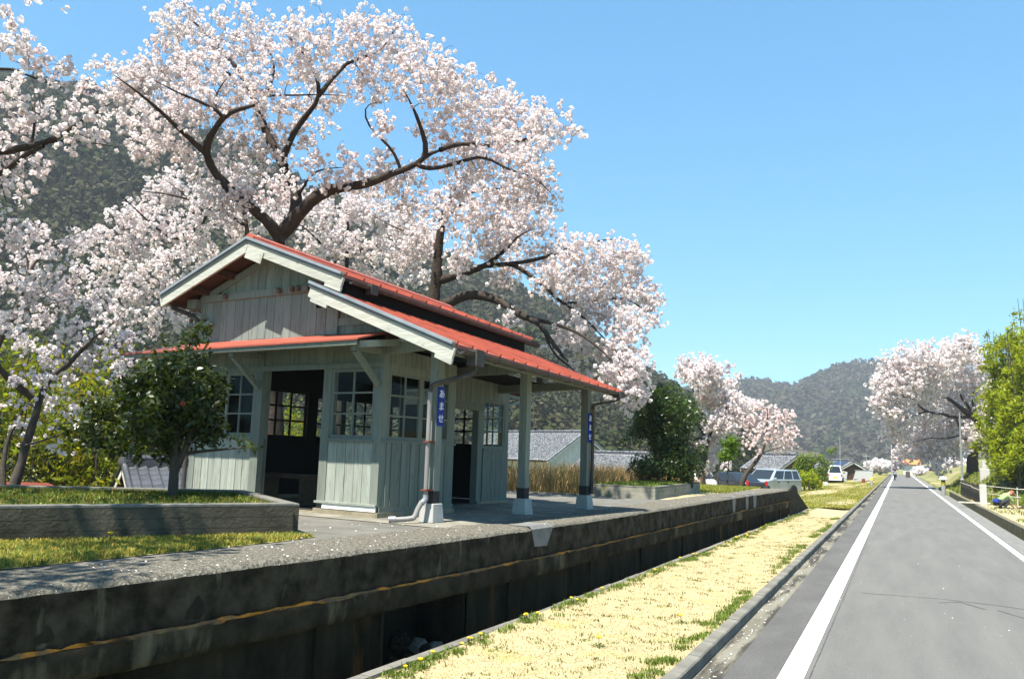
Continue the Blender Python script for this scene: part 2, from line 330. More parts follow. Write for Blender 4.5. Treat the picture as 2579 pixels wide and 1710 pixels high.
TREES={"A":{"limbs":[[[[-11.11,13.18,-0.9],[-11.21,13.08,3.0],[-11.28,13.07,5.8],[-11.25,13.05,6.03]],0.36,0.27],[[[-11.28,13.06,5.86],[-11.41,12.83,6.12],[-11.62,12.57,6.37],[-11.82,12.31,6.55],[-11.94,12.1,6.77],[-12.05,11.9,6.91],[-12.08,11.72,7.15],[-12.06,11.58,7.33],[-11.94,11.49,7.45],[-11.75,11.42,7.62],[-11.49,11.39,7.74],[-11.37,11.3,7.85],[-11.04,11.32,7.9],[-10.68,11.35,7.94]],0.19,0.045],[[[-12.06,11.58,7.33],[-12.04,11.2,7.39],[-12.05,10.8,7.56],[-12.17,10.32,7.8],[-12.26,9.89,7.93],[-12.21,9.53,7.95]],0.09,0.025],[[[-11.35,11.28,7.84],[-11.36,11.07,7.88],[-11.55,10.78,7.95],[-11.76,10.48,8.01],[-11.97,10.17,8.13]],0.06,0.02],[[[-11.08,13.1,6.16],[-11.08,13.19,6.53],[-11.13,13.25,6.86],[-11.34,13.23,7.26],[-11.6,13.2,7.63],[-11.86,13.16,8.01],[-12.09,13.13,8.42],[-12.26,13.13,8.81],[-12.49,13.09,9.31],[-12.79,13.02,9.73],[-13.28,12.84,10.34],[-13.62,12.77,10.71],[-14.19,12.58,11.14]],0.2,0.03],[[[-11.44,13.06,7.57],[-11.24,12.99,7.9],[-11.01,12.94,8.2],[-10.76,12.91,8.4],[-10.51,12.89,8.59],[-10.39,12.81,8.75],[-10.43,12.63,9.12],[-10.48,12.46,9.32],[-10.67,12.23,9.52],[-10.8,12.02,9.82]],0.12,0.02],[[[-10.32,12.74,8.7],[-10.2,13.01,9.18],[-10.08,13.3,9.57],[-9.83,13.67,9.8],[-9.66,13.99,10.14],[-9.56,14.24,10.69]],0.08,0.02],[[[-12.21,13.08,8.78],[-11.79,12.88,8.96],[-11.44,12.64,9.23],[-11.18,12.36,9.47],[-11.16,11.99,9.6]],0.07,0.02],[[[-11.87,12.97,9.01],[-11.25,13.05,8.95],[-10.63,13.12,8.9],[-10.03,13.19,8.81]],0.04,0.03],[[[-11.25,13.05,5.96],[-11.06,13.05,6.22],[-10.75,13.09,6.54],[-10.44,13.13,6.81],[-9.96,13.28,6.92],[-9.49,13.44,6.95],[-9.16,13.51,7.14],[-8.69,13.66,7.27],[-8.39,13.71,7.45],[-8.28,13.69,7.6],[-8.05,13.73,7.62]],0.23,0.1],[[[-8.39,13.71,7.45],[-8.28,13.56,7.65],[-8.31,13.33,8.0],[-8.37,13.09,8.31],[-8.42,12.87,8.52]],0.1,0.03],[[[-8.05,13.73,7.61],[-7.76,14.08,7.81],[-7.34,14.52,7.82],[-6.91,14.93,8.05],[-6.42,15.37,8.28],[-5.83,15.86,8.48]],0.08,0.02],[[[-8.42,13.63,7.19],[-7.78,13.71,7.25],[-7.12,13.79,7.44],[-6.59,13.89,7.1],[-6.07,13.95,6.94],[-5.71,13.97,6.56]],0.07,0.02],[[[-8.92,13.45,7.56],[-9.09,13.17,7.78],[-9.26,12.89,8.0],[-9.19,12.71,8.31],[-8.74,12.76,8.27]],0.05,0.02],[[[-10.9,13.09,6.82],[-10.63,12.88,7.04],[-10.22,12.76,7.15],[-9.6,12.76,7.08]],0.05,0.02],[[[-12.95,12.53,10.12],[-12.65,12.46,9.53],[-12.22,12.43,9.09],[-11.8,12.37,8.85]],0.04,0.04],[[[-11.49,11.2,7.95],[-11.65,11.3,8.24],[-11.56,11.49,8.74],[-11.56,11.69,8.92]],0.03,0.02]],"lobes":[[-15.0,12.14,9.36,0.55],[-13.93,12.48,10.23,0.87],[-12.95,11.43,10.19,0.42],[-12.19,12.45,10.09,0.83],[-10.03,11.8,9.27,0.76],[-9.68,13.08,9.96,0.68],[-9.58,14.32,10.56,0.55],[-8.73,13.74,9.41,0.69],[-7.51,13.05,8.62,0.68],[-7.87,14.62,8.79,0.79],[-7.73,15.57,8.96,0.78],[-6.87,15.07,8.36,0.7],[-6.04,14.5,8.02,0.54],[-5.48,14.22,7.84,0.3],[-7.02,14.39,7.58,0.67],[-6.15,13.95,7.06,0.56],[-6.58,15.64,7.01,0.4],[-6.67,14.12,6.66,0.45],[-8.18,15.09,7.96,0.63],[-8.74,14.57,8.24,0.49],[-14.45,12.22,9.41,0.68],[-14.97,12.03,9.02,0.46],[-13.36,11.18,7.96,0.54],[-12.2,11.06,7.92,0.68],[-12.06,11.5,8.7,0.74],[-11.32,12.15,8.59,0.71],[-11.13,13.75,9.43,0.73],[-10.06,14.13,9.61,0.63],[-12.91,11.58,7.43,0.5],[-13.6,13.06,7.54,0.5],[-12.6,13.16,7.65,0.54],[-12.18,13.44,8.19,0.55],[-11.94,12.09,6.41,0.42],[-10.56,11.98,6.5,0.4],[-11.14,13.3,8.18,0.4],[-8.72,12.62,7.77,0.28],[-9.75,13.0,7.08,0.37],[-9.88,14.73,7.46,0.46],[-9.02,14.29,6.76,0.39],[-7.67,13.85,6.77,0.37],[-12.85,10.82,7.19,0.32],[-14.37,11.07,9.26,0.26],[-15.47,11.88,9.13,0.26],[-9.54,13.87,7.52,0.35],[-11.48,12.95,7.63,0.31],[-10.03,12.28,7.13,0.31],[-9.34,12.42,7.27,0.21],[-11.68,12.26,6.7,0.33],[-11.66,13.72,9.0,0.28],[-10.44,13.25,8.3,0.16],[-9.19,15.02,7.67,0.37],[-10.17,14.19,7.23,0.32],[-9.99,12.53,6.78,0.29],[-7.71,13.06,8.75,0.32],[-14.72,12.21,9.65,0.37],[-11.72,11.23,8.01,0.4],[-12.64,12.88,8.23,0.36]]},"B":{"limbs":[[[[-10.11,17.83,-0.9],[-10.26,17.93,2.6],[-10.53,17.91,5.47],[-10.44,17.88,5.93],[-10.39,17.82,6.53],[-10.37,17.79,6.8],[-10.27,17.72,7.51],[-10.14,17.72,7.95],[-9.78,17.86,8.15],[-9.38,18.02,8.27],[-8.89,18.25,8.26]],0.34,0.05],[[[-10.37,17.92,5.93],[-9.79,18.04,6.12],[-9.25,18.16,6.3],[-9.0,18.14,6.45],[-8.76,18.12,6.57],[-8.32,18.15,7.01],[-7.88,18.21,7.2]],0.17,0.03],[[[-9.16,18.09,6.28],[-8.89,18.41,6.39],[-8.67,18.7,6.44],[-8.18,19.11,6.61],[-7.49,19.58,6.96],[-6.77,20.07,7.25],[-6.06,20.61,7.27]],0.1,0.02],[[[-10.47,17.99,5.12],[-10.0,17.8,5.37],[-9.4,17.69,5.51],[-8.73,17.65,5.36],[-8.21,17.57,5.06],[-7.85,17.4,4.83],[-7.4,17.26,4.67],[-7.06,17.1,4.28],[-6.77,16.92,3.96],[-6.44,16.74,3.69]],0.22,0.04],[[[-7.78,17.61,4.84],[-7.12,17.61,4.71],[-6.39,17.66,4.39],[-5.86,17.63,3.98],[-5.51,17.52,3.57],[-5.3,17.34,3.17]],0.08,0.02],[[[-8.52,18.38,6.36],[-7.93,18.42,5.95],[-7.28,18.53,5.34],[-6.63,18.61,4.9],[-6.09,18.65,4.32],[-5.56,18.69,3.8]],0.09,0.02],[[[-10.3,17.72,7.45],[-9.55,17.67,7.87],[-9.36,17.41,8.0]],0.06,0.04],[[[-10.37,17.79,6.8],[-10.98,17.82,7.14],[-11.66,17.84,7.38],[-12.46,17.78,7.84]],0.05,0.02],[[[-7.28,18.55,5.34],[-6.72,19.16,5.48],[-6.08,19.79,5.67],[-5.44,20.53,5.22]],0.06,0.02],[[[-7.19,17.41,4.33],[-6.95,17.24,3.95],[-6.5,17.16,3.65],[-6.06,17.11,3.16],[-5.89,16.92,2.72]],0.05,0.015],[[[-10.14,17.72,7.95],[-10.01,18.23,8.66],[-9.6,18.88,9.3]],0.07,0.02]],"lobes":[[-9.63,17.44,7.42,0.61],[-8.75,17.09,7.55,0.54],[-8.69,18.46,7.38,0.57],[-8.97,17.85,6.81,0.61],[-9.05,19.84,6.83,0.61],[-7.91,19.47,7.01,0.64],[-6.62,18.2,6.4,0.59],[-6.15,19.41,6.64,0.56],[-6.08,20.7,6.82,0.43],[-7.14,18.17,5.9,0.59],[-6.68,19.35,5.9,0.67],[-6.44,21.12,6.12,0.66],[-5.74,20.77,5.78,0.43],[-6.5,19.53,5.16,0.62],[-5.71,19.12,4.85,0.54],[-5.0,18.45,4.92,0.28],[-5.78,18.69,4.27,0.53],[-4.96,17.64,3.73,0.29],[-5.15,17.64,3.35,0.36],[-5.63,17.91,3.58,0.42],[-5.19,18.11,3.11,0.26],[-7.0,19.0,5.41,0.51],[-7.69,18.44,5.77,0.45],[-9.33,17.0,6.21,0.44],[-10.87,17.92,6.98,0.53],[-11.7,18.34,7.86,0.49],[-8.52,19.4,7.85,0.54],[-11.07,18.61,8.23,0.44],[-6.9,18.2,4.64,0.39],[-6.35,19.13,4.13,0.35],[-9.87,18.28,8.59,0.43],[-8.07,18.34,8.18,0.41],[-11.63,18.13,6.62,0.43],[-9.49,19.72,6.25,0.39],[-6.71,18.93,3.48,0.18],[-5.44,17.97,2.76,0.2],[-7.02,19.43,4.39,0.41],[-6.07,18.31,3.52,0.34],[-7.12,17.93,4.3,0.33],[-5.41,17.53,3.16,0.27],[-7.34,19.43,3.75,0.25],[-8.06,17.29,4.75,0.29]]},"C":{"limbs":[[[[-17.8,18.71,-1.2],[-17.8,18.71,3.5],[-17.52,18.77,7.79],[-17.54,18.65,8.51],[-17.67,18.57,8.7]],0.28,0.12],[[[-17.55,18.7,8.17],[-17.88,18.07,8.53],[-18.46,17.36,8.72],[-18.97,16.7,8.82],[-19.33,16.12,8.73]],0.1,0.02],[[[-18.98,18.12,7.64],[-18.75,17.76,8.28],[-18.57,17.4,8.75],[-19.02,16.75,9.22]],0.07,0.02],[[[-19.6,17.82,7.72],[-19.88,17.06,8.19],[-19.88,16.46,8.5],[-19.79,15.92,8.67]],0.07,0.02],[[[-17.5,18.69,8.42],[-17.82,18.38,9.46],[-18.25,18.09,10.07]],0.07,0.02]],"lobes":[[-20.43,18.45,9.67,0.72],[-17.81,17.2,8.49,0.65],[-20.95,18.14,9.07,0.65],[-21.06,17.5,8.35,0.7],[-19.78,17.68,8.02,0.75],[-18.43,17.59,7.62,0.67],[-18.61,19.06,8.69,0.65],[-21.18,16.92,7.54,0.56],[-21.4,18.06,7.43,0.71],[-18.8,17.07,6.76,0.66],[-19.49,19.02,7.37,0.52],[-22.17,17.65,6.97,0.52],[-19.83,16.98,6.17,0.6],[-20.03,18.45,6.2,0.57],[-19.95,16.84,5.64,0.48],[-22.64,17.96,6.24,0.52],[-21.05,15.97,7.3,0.42],[-17.4,17.56,9.07,0.54],[-17.34,18.14,9.64,0.55],[-20.4,17.92,5.19,0.5],[-20.56,19.03,5.5,0.46],[-20.36,16.8,5.14,0.42],[-18.2,19.24,8.15,0.51],[-17.4,19.07,8.58,0.57]]},"D":{"limbs":[[[[-16.62,22.59,-1.2],[-16.62,22.59,3.5],[-16.66,22.59,7.24],[-16.6,22.51,7.96],[-16.54,22.41,8.83],[-16.52,22.33,9.4]],0.2,0.06],[[[-16.73,22.54,7.39],[-16.83,22.02,8.02],[-17.25,21.37,8.62],[-17.54,20.8,9.07]],0.09,0.02],[[[-16.75,22.53,7.38],[-17.46,22.56,8.64],[-17.96,22.78,9.35]],0.08,0.02],[[[-16.58,22.52,7.97],[-16.12,23.18,8.69],[-15.57,23.92,9.14]],0.07,0.02]],"lobes":[[-17.31,20.92,9.38,0.68],[-17.91,23.06,9.73,0.73],[-16.45,22.56,9.61,0.7],[-14.82,21.7,9.22,0.67],[-15.29,23.73,9.37,0.65],[-18.49,22.93,8.81,0.66],[-16.5,22.0,8.43,0.69],[-15.49,22.29,8.27,0.68],[-15.75,24.26,8.46,0.73],[-14.08,22.78,7.28,0.54],[-16.2,22.9,7.58,0.56],[-16.3,24.11,7.37,0.58],[-16.83,21.82,7.68,0.48],[-18.07,20.75,9.55,0.61],[-17.88,20.4,8.71,0.47],[-14.73,24.25,9.31,0.58],[-14.03,23.17,8.08,0.48],[-14.59,21.78,9.93,0.6],[-16.75,23.14,10.58,0.65]]},"E":{"limbs":[[[[-14.45,6.8,0.71],[-14.29,6.56,2.75],[-13.88,6.51,4.34],[-13.19,6.71,5.22]],0.3,0.16],[[[-13.19,6.71,5.22],[-12.06,7.07,5.67],[-11.45,7.25,5.69],[-11.05,7.33,5.73],[-10.66,7.41,5.8],[-10.27,7.47,5.98],[-9.89,7.52,6.18],[-9.65,7.52,6.26]],0.15,0.02],[[[-13.83,6.52,4.46],[-12.54,6.91,4.92],[-11.38,7.24,5.4],[-10.99,7.25,5.61],[-10.62,7.27,5.7]],0.1,0.04],[[[-13.19,6.71,5.22],[-12.51,6.97,6.54],[-11.84,7.34,7.13],[-11.73,7.54,7.12],[-11.66,7.73,7.06],[-11.56,7.93,7.03],[-11.46,8.13,7.02]],0.1,0.02],[[[-10.91,7.34,5.78],[-11.15,7.51,6.14],[-11.42,7.65,6.63],[-11.72,7.78,7.04]],0.035,0.02],[[[-13.46,6.65,4.76],[-12.51,6.36,7.16],[-11.38,6.33,8.37],[-10.0,6.64,8.05]],0.12,0.03],[[[-11.11,7.37,5.75],[-11.06,7.56,5.91],[-10.79,7.86,6.03],[-10.58,8.15,6.06],[-10.51,8.37,6.08]],0.04,0.015]],"lobes":[[-12.02,7.48,7.56,0.27],[-10.84,6.99,6.98,0.25],[-10.83,7.32,6.94,0.24],[-11.36,8.03,7.21,0.26],[-10.47,7.68,6.77,0.2],[-10.7,6.89,6.53,0.22],[-11.65,7.93,6.8,0.26],[-10.58,7.6,6.43,0.23],[-11.18,7.18,6.29,0.26],[-11.83,7.58,6.14,0.24],[-11.71,7.89,6.31,0.26],[-10.37,7.36,5.93,0.22],[-10.05,7.5,6.0,0.22],[-10.69,8.28,6.25,0.18],[-10.26,7.56,5.8,0.17],[-10.79,8.3,6.14,0.12],[-11.98,7.8,5.77,0.26],[-10.71,7.28,5.38,0.2],[-10.39,7.25,5.27,0.14],[-11.67,7.57,5.33,0.18],[-10.65,7.16,4.97,0.11],[-11.16,7.27,4.93,0.12],[-10.87,6.84,6.32,0.22],[-9.84,7.41,6.18,0.17],[-11.16,7.22,4.79,0.08],[-12.49,7.4,6.92,0.37],[-11.34,6.83,5.55,0.33],[-11.99,6.52,7.09,0.45],[-13.18,7.32,6.3,0.49],[-13.74,6.91,7.25,0.55],[-12.72,7.09,8.61,0.55],[-11.32,7.11,8.31,0.29],[-11.14,7.51,8.39,0.25],[-11.95,7.38,8.03,0.06],[-11.77,7.61,8.26,0.06],[-10.56,7.16,7.75,0.07]]},"F":{"limbs":[[[[-13.07,9.11,0.7],[-13.06,9.14,1.06],[-13.05,9.2,1.22],[-13.03,9.24,1.59],[-12.96,9.29,1.99],[-12.91,9.34,2.36],[-12.89,9.38,2.71],[-12.8,9.48,2.83],[-12.68,9.6,2.96],[-12.41,9.74,3.38],[-12.2,9.88,3.6],[-12.04,10.01,3.8]],0.14,0.02],[[[-13.57,9.33,0.67],[-13.73,9.35,1.11],[-13.8,9.41,1.63],[-13.67,9.56,2.17],[-13.64,9.7,2.38]],0.1,0.03],[[[-13.7,8.93,2.92],[-13.65,9.05,3.41],[-13.59,9.19,3.83],[-13.58,9.3,4.31],[-13.65,9.39,4.67],[-13.51,9.57,5.01],[-13.34,9.79,5.23],[-13.12,10.04,5.47]],0.1,0.02],[[[-13.62,9.38,4.61],[-13.66,9.32,4.88],[-13.73,9.25,5.15]],0.03,0.015],[[[-13.74,9.44,3.85],[-13.18,9.46,3.97],[-12.63,9.47,4.05]],0.03,0.015],[[[-12.77,9.5,2.73],[-12.66,9.69,3.09],[-12.41,9.94,3.5],[-12.43,10.1,3.66],[-12.22,10.33,4.05]],0.05,0.015],[[[-12.82,9.09,1.59],[-12.25,9.11,1.71],[-11.77,9.09,1.86],[-11.25,9.09,2.0]],0.03,0.012]],"lobes":[[-12.61,8.32,5.03,0.16],[-12.92,8.83,5.11,0.19],[-13.12,9.31,4.95,0.22],[-11.86,8.65,4.49,0.16],[-11.67,8.7,4.77,0.14],[-11.76,9.06,5.0,0.13],[-13.87,9.46,4.81,0.2],[-14.15,9.38,4.42,0.23],[-12.73,8.43,4.78,0.15],[-12.12,8.59,4.14,0.2],[-13.01,9.85,4.53,0.2],[-12.58,8.64,3.97,0.2],[-13.26,9.84,4.15,0.24],[-11.39,8.97,3.83,0.2],[-13.39,9.56,3.8,0.24],[-12.58,8.49,3.46,0.22],[-11.73,8.9,3.42,0.2],[-12.54,10.1,3.63,0.22],[-13.87,9.64,3.3,0.2],[-12.1,8.85,3.01,0.2],[-12.93,10.04,3.1,0.2],[-12.08,9.86,3.21,0.17],[-12.23,8.77,2.66,0.16],[-13.18,9.94,2.71,0.14],[-13.51,9.3,2.65,0.14],[-13.42,9.83,2.32,0.14],[-12.29,9.4,2.16,0.1],[-11.66,9.14,2.21,0.07],[-11.46,9.65,2.74,0.11],[-12.93,8.8,2.19,0.11],[-11.08,9.42,3.34,0.16],[-13.24,9.28,1.93,0.09],[-13.81,9.9,1.72,0.08],[-12.66,10.15,1.82,0.06],[-12.78,10.39,1.68,0.06],[-11.88,9.94,1.72,0.05],[-12.17,9.3,1.56,0.07],[-12.08,9.01,1.52,0.06],[-11.03,9.33,2.98,0.18]]},"H":{"limbs":[[[[-6.78,33.74,-0.4],[-7.07,33.57,0.78],[-6.97,33.47,1.74],[-6.8,33.41,2.7],[-6.35,33.55,3.19],[-6.04,33.58,3.95],[-5.91,33.54,4.59]],0.14,0.02],[[[-6.97,33.47,1.74],[-7.57,33.63,2.53],[-7.89,33.92,3.35]],0.08,0.02],[[[-7.08,34.41,2.56],[-7.66,34.0,3.52],[-7.37,34.03,4.22],[-7.25,34.03,4.6],[-7.12,34.01,5.09]],0.09,0.02],[[[-7.37,34.03,4.22],[-7.58,33.64,4.65],[-7.6,33.36,5.03]],0.05,0.02],[[[-6.35,33.55,3.19],[-5.75,33.49,3.59],[-5.16,33.43,3.94]],0.05,0.02]],"lobes":[[-7.74,33.44,5.53,0.32],[-7.36,33.57,5.42,0.41],[-6.81,33.1,5.48,0.35],[-6.47,32.19,5.1,0.39],[-6.22,32.9,4.97,0.39],[-5.86,32.64,5.34,0.17],[-6.85,32.14,4.83,0.47],[-6.58,32.74,4.64,0.48],[-6.5,34.37,4.5,0.45],[-6.12,34.51,4.84,0.27],[-6.05,33.66,4.16,0.49],[-6.6,34.03,3.98,0.54],[-6.96,33.63,4.23,0.4],[-5.51,32.78,3.78,0.43],[-5.35,33.65,3.76,0.39],[-5.77,33.62,3.36,0.44],[-6.12,32.74,3.15,0.47],[-6.54,32.54,3.14,0.39],[-6.12,34.48,2.91,0.41],[-6.6,33.8,2.55,0.36],[-6.91,33.97,2.23,0.31],[-7.09,34.45,1.66,0.27],[-6.67,34.14,1.75,0.27],[-6.54,34.53,2.08,0.27],[-7.4,32.83,4.9,0.31],[-7.88,33.53,5.05,0.27],[-7.95,33.44,5.33,0.18],[-5.14,34.1,3.91,0.24],[-4.95,34.42,4.05,0.16],[-6.04,32.89,1.53,0.19],[-6.81,33.47,1.31,0.22],[-5.73,34.62,5.05,0.11],[-5.8,34.51,5.21,0.09]]},"G":{"limbs":[[[[-4.66,28.09,0.86],[-4.57,28.06,1.28],[-4.32,28.14,1.52],[-4.14,28.19,1.79],[-3.98,28.22,2.05],[-3.91,28.18,2.51],[-3.86,28.13,3.03],[-3.82,28.09,3.42]],0.1,0.012],[[[-4.57,28.06,1.28],[-4.58,28.03,1.46]],0.04,0.03],[[[-3.91,28.19,2.44],[-4.28,28.33,2.64],[-4.59,28.47,2.94]],0.03,0.01],[[[-3.94,28.2,2.28],[-3.52,28.15,2.71],[-3.23,28.05,3.03],[-3.05,27.92,3.22]],0.035,0.01],[[[-4.04,28.21,1.95],[-3.7,28.49,2.13],[-3.32,28.79,2.24],[-3.06,29.04,2.35]],0.03,0.01],[[[-4.04,28.21,1.92],[-4.27,27.84,2.17],[-4.41,27.52,2.41]],0.03,0.01]],"lobes":[[-3.97,28.72,3.26,0.32],[-3.77,28.65,3.36,0.21],[-3.48,27.58,3.01,0.27],[-3.2,27.54,3.07,0.23],[-3.03,27.68,3.15,0.15],[-4.13,28.45,2.98,0.28],[-4.43,28.7,2.95,0.25],[-4.58,28.39,3.1,0.21],[-3.74,27.47,2.74,0.3],[-3.48,27.82,2.63,0.27],[-3.27,28.65,2.7,0.24],[-3.07,29.16,2.79,0.16],[-4.1,27.56,2.55,0.27],[-4.51,28.32,2.63,0.21],[-3.71,28.15,2.35,0.27],[-3.47,29.22,2.35,0.25],[-3.22,29.31,2.32,0.16],[-4.01,27.57,2.17,0.2],[-4.28,27.25,2.22,0.17],[-3.67,29.25,2.04,0.16],[-3.31,28.97,2.05,0.12],[-4.75,28.64,2.78,0.14],[-4.26,28.27,3.43,0.17],[-4.25,28.06,1.85,0.12]]},"R":{"limbs":[[[[5.29,75.93,1.34],[5.33,75.76,2.62],[5.61,75.73,3.64],[5.87,75.75,4.32],[5.72,75.5,5.53],[5.42,75.33,5.72],[4.87,75.01,6.18],[4.39,74.73,6.56],[3.85,74.41,7.02],[2.69,73.81,7.45]],0.52,0.08],[[[5.78,75.89,3.11],[6.23,75.97,4.0],[6.69,76.07,4.76],[6.64,75.96,5.36],[6.09,75.68,5.48],[5.6,75.45,5.53]],0.3,0.15],[[[5.42,75.34,5.66],[4.59,74.64,5.68],[3.78,73.95,5.63],[3.4,73.43,5.8],[2.36,72.62,5.88],[1.75,71.98,6.11],[1.16,71.28,6.85],[-0.04,70.37,7.12]],0.2,0.04],[[[2.06,72.63,5.95],[1.43,71.63,5.69],[0.51,70.52,5.35],[-0.37,69.32,5.67]],0.1,0.04],[[[4.5,74.02,4.24],[3.37,72.99,3.92],[2.27,71.92,3.93],[1.05,70.85,3.55],[0.15,69.92,3.31]],0.12,0.03],[[[5.36,75.29,5.79],[5.16,75.45,6.61],[4.7,75.52,7.17],[4.39,75.51,8.75]],0.16,0.04],[[[5.72,75.5,5.53],[5.44,75.68,7.18],[5.89,76.23,8.6]],0.14,0.04],[[[5.61,75.73,3.64],[5.0,74.57,3.93],[4.34,73.43,3.95]],0.2,0.1]],"lobes":[[-0.11,70.78,9.19,1.38],[1.26,70.47,9.81,1.53],[2.79,71.57,9.9,1.54],[4.41,73.62,10.79,1.4],[5.81,76.72,10.44,1.44],[-0.92,70.23,7.47,1.3],[0.6,70.38,7.81,1.53],[2.47,72.74,8.34,1.74],[4.47,75.98,8.97,1.8],[6.39,77.36,8.38,1.44],[-1.24,69.86,6.27,0.89],[-0.05,70.86,5.85,1.44],[1.83,73.94,6.38,1.59],[3.81,76.69,6.92,1.63],[5.66,76.68,6.58,1.43],[6.67,74.71,5.79,1.04],[0.05,72.95,4.26,1.23],[1.81,75.99,4.4,1.45],[3.74,76.8,4.82,1.45],[5.13,74.82,4.08,1.22],[0.49,75.45,2.78,1.08],[2.09,76.47,2.67,1.09],[3.63,75.6,3.05,1.14],[2.94,75.02,1.66,0.63],[7.12,73.87,4.43,0.75],[5.06,74.05,11.52,0.88],[-0.4,71.64,4.54,0.69]]}}
# ------------------------------------------------------------------ terrain
EDGE = np.array([(-4.98,-4),(-4.80,-1),(-4.62,1),(-4.47,3.1),(-4.33,4.2),(-4.15,5.86),(-4.04,7.25),(-3.92,8.73),(-3.78,11),(-3.65,15),(-3.50,20.4),(-3.16,27.9)])
def edge_x(y): return np.interp(y, EDGE[:,1], EDGE[:,0])
KERBD = np.array([(-4.15,-4),(-3.95,0),(-3.80,3),(-3.66,5.4),(-3.60,6.9),(-3.54,8.3),(-3.50,10.3),(-3.41,14),(-3.13,28.9),(-3.05,34)])
def ditch_x(y): return np.interp(y, KERBD[:,1], KERBD[:,0])
ZP = .864
def ss(x, a, b):
    t = np.clip((x-a)/(b-a), 0, 1); return t*t*(3-2*t)
def ground_h(x, y):
    x = np.asarray(x, float); y = np.asarray(y, float)
    h = np.full(np.broadcast(x, y).shape, -.06)
    dip = (1-ss(x, -3.5, -3.3))*ss(x, -9.0, -8.9)*(1-ss(y, 33, 34)); h = h - .40*dip
    left = -1.55*(1-ss(x, -16.5, -12.6))
    h = h + np.where(y < 60, left, left*.8)
    verge = -.27*(1-ss(x, -6.5, -2.5))*ss(y, 30, 36)*(x < -1.6)
    bank = .78*ss(x, -15.5, -8.6)*(1-ss(x, -5.95, -5.9))*ss(y, 17.2, 17.4)*(1-ss(y, 27, 33))
    h = np.where(bank > .001, np.maximum(h*(bank < .05)+bank-.06*(bank >= .05), h), h) + verge
    right = .12*ss(x, 2.95, 3.05) + 1.25*ss(x, 3.7, 5.6)*ss(y, 46, 56) + 2.2*ss(x, 6, 16)*ss(y, 40, 60) - .45*ss(x, 2.70, 2.72)*(1-ss(x, 2.93, 2.95))
    h = h + right
    n = .25*np.sin(x*.11+1)*np.sin(y*.07)*ss(np.hypot(x, y-20), 60, 200)
    return h + n
def lines(segs):
    out = []
    for a, b, n in segs: out += list(np.linspace(a, b, n, endpoint=False))
    return np.array(out + [segs[-1][1]])
def grid_obj(name, xs, ys, hf, mat, parent=None, smooth=True):
    X, Y = np.meshgrid(xs, ys); Z = hf(X, Y)
    V = np.stack([X.ravel(), Y.ravel(), Z.ravel()], 1)
    nx, ny = len(xs), len(ys); i = np.arange(nx-1); j = np.arange(ny-1); I, J = np.meshgrid(i, j); k = (J*nx+I).ravel()
    return mesh_np(name, V, np.stack([k, k+1, k+nx+1, k+nx], 1), mat, parent, smooth=smooth)
tag(grid_obj('ground', lines([(-900,-100,16),(-100,-20,20),(-20,-10,20),(-10,-3.6,16),(-3.6,-3.2,8),(-3.2,2.6,6),(2.6,3.1,20),(3.1,8,24),(8,30,12),(30,900,20)]),
     lines([(-80,-6,6),(-6,16,12),(16,18,10),(18,36,26),(36,70,30),(70,200,26),(200,1500,16)]), ground_h, M['field']), kind='structure')

# hills
def hill(name, ridge, base_k, zb, seed, nx=160, nt=46, amp=6):
    r = np.random.default_rng(seed); P = np.array(ridge, float)
    s = np.linspace(0, len(P)-1, nx); idx = np.arange(len(P))
    RX, RY, RZ = [np.interp(s, idx, P[:, i]) for i in range(3)]
    ker = np.hanning(9); ker /= ker.sum()
    RZ = np.convolve(np.pad(RZ, 4, 'edge'), ker, 'valid')
    t = np.concatenate([np.linspace(0, 1, nt), np.linspace(1.05, 1.6, 8)])
    V = []
    ph = r.uniform(0, 6, 8)
    for ti in t:
        k = base_k + (1-base_k)*ti
        prof = ti**1.15 if ti <= 1 else 1-(ti-1)*1.2
        nz = amp*(np.sin(s*.55+ph[0]+ti*4)*np.sin(ti*9+ph[1]) + .5*np.sin(s*1.3+ph[2]-ti*7))*np.sin(np.pi*min(ti, 1))
        V.append(np.stack([RX*k, RY*k, zb+(RZ-zb)*prof+nz], 1))
    V = np.vstack(V); m = len(t)
    I, J = np.meshgrid(np.arange(nx-1), np.arange(m-1)); q = (J*nx+I).ravel()
    F = np.stack([q, q+1, q+nx+1, q+nx], 1)
    tag(mesh_np(name, V, F, M['hill'], smooth=True), kind='structure')
    return V.reshape(m, nx, 3)
LRIDGE = [(-700,-420,60),(-760,-240,95),(-720,-80,125),(-620,60,140),(-470,150,150),(-398,182,151),(-338,210,151),(-315,221,147),(-294,232,143),(-263,248,131),(-233,264,116),(-197,284,94),(-182,292,87),(-160,304,74),(-139,315,66),(-121,325,54),(-101,337,37),(-84,346,27),(-70,355,17),(-50,365,7),(-30,372,0)]
RRIDGE = [(-560,800,40),(-332,894,63),(-229,939,78),(-192,956,79),(-165,967,87),(-143,978,88),(-126,986,85),(-106,996,83),(-89,1002,92),(-77,1007,99),(-48,1019,110),(-6,1037,116),(18,1048,117),(59,1068,111),(132,1104,98),(263,1167,84),(420,1180,90),(560,1150,100)]
HL = hill('near_hill', LRIDGE, .36, -2, 3, amp=5)
HR = hill('far_hill', RRIDGE, .52, -3, 5, amp=7)
def rand_dirs(n, r=rng):
    v = r.normal(size=(n, 3)); return v/np.linalg.norm(v, axis=1, keepdims=True)
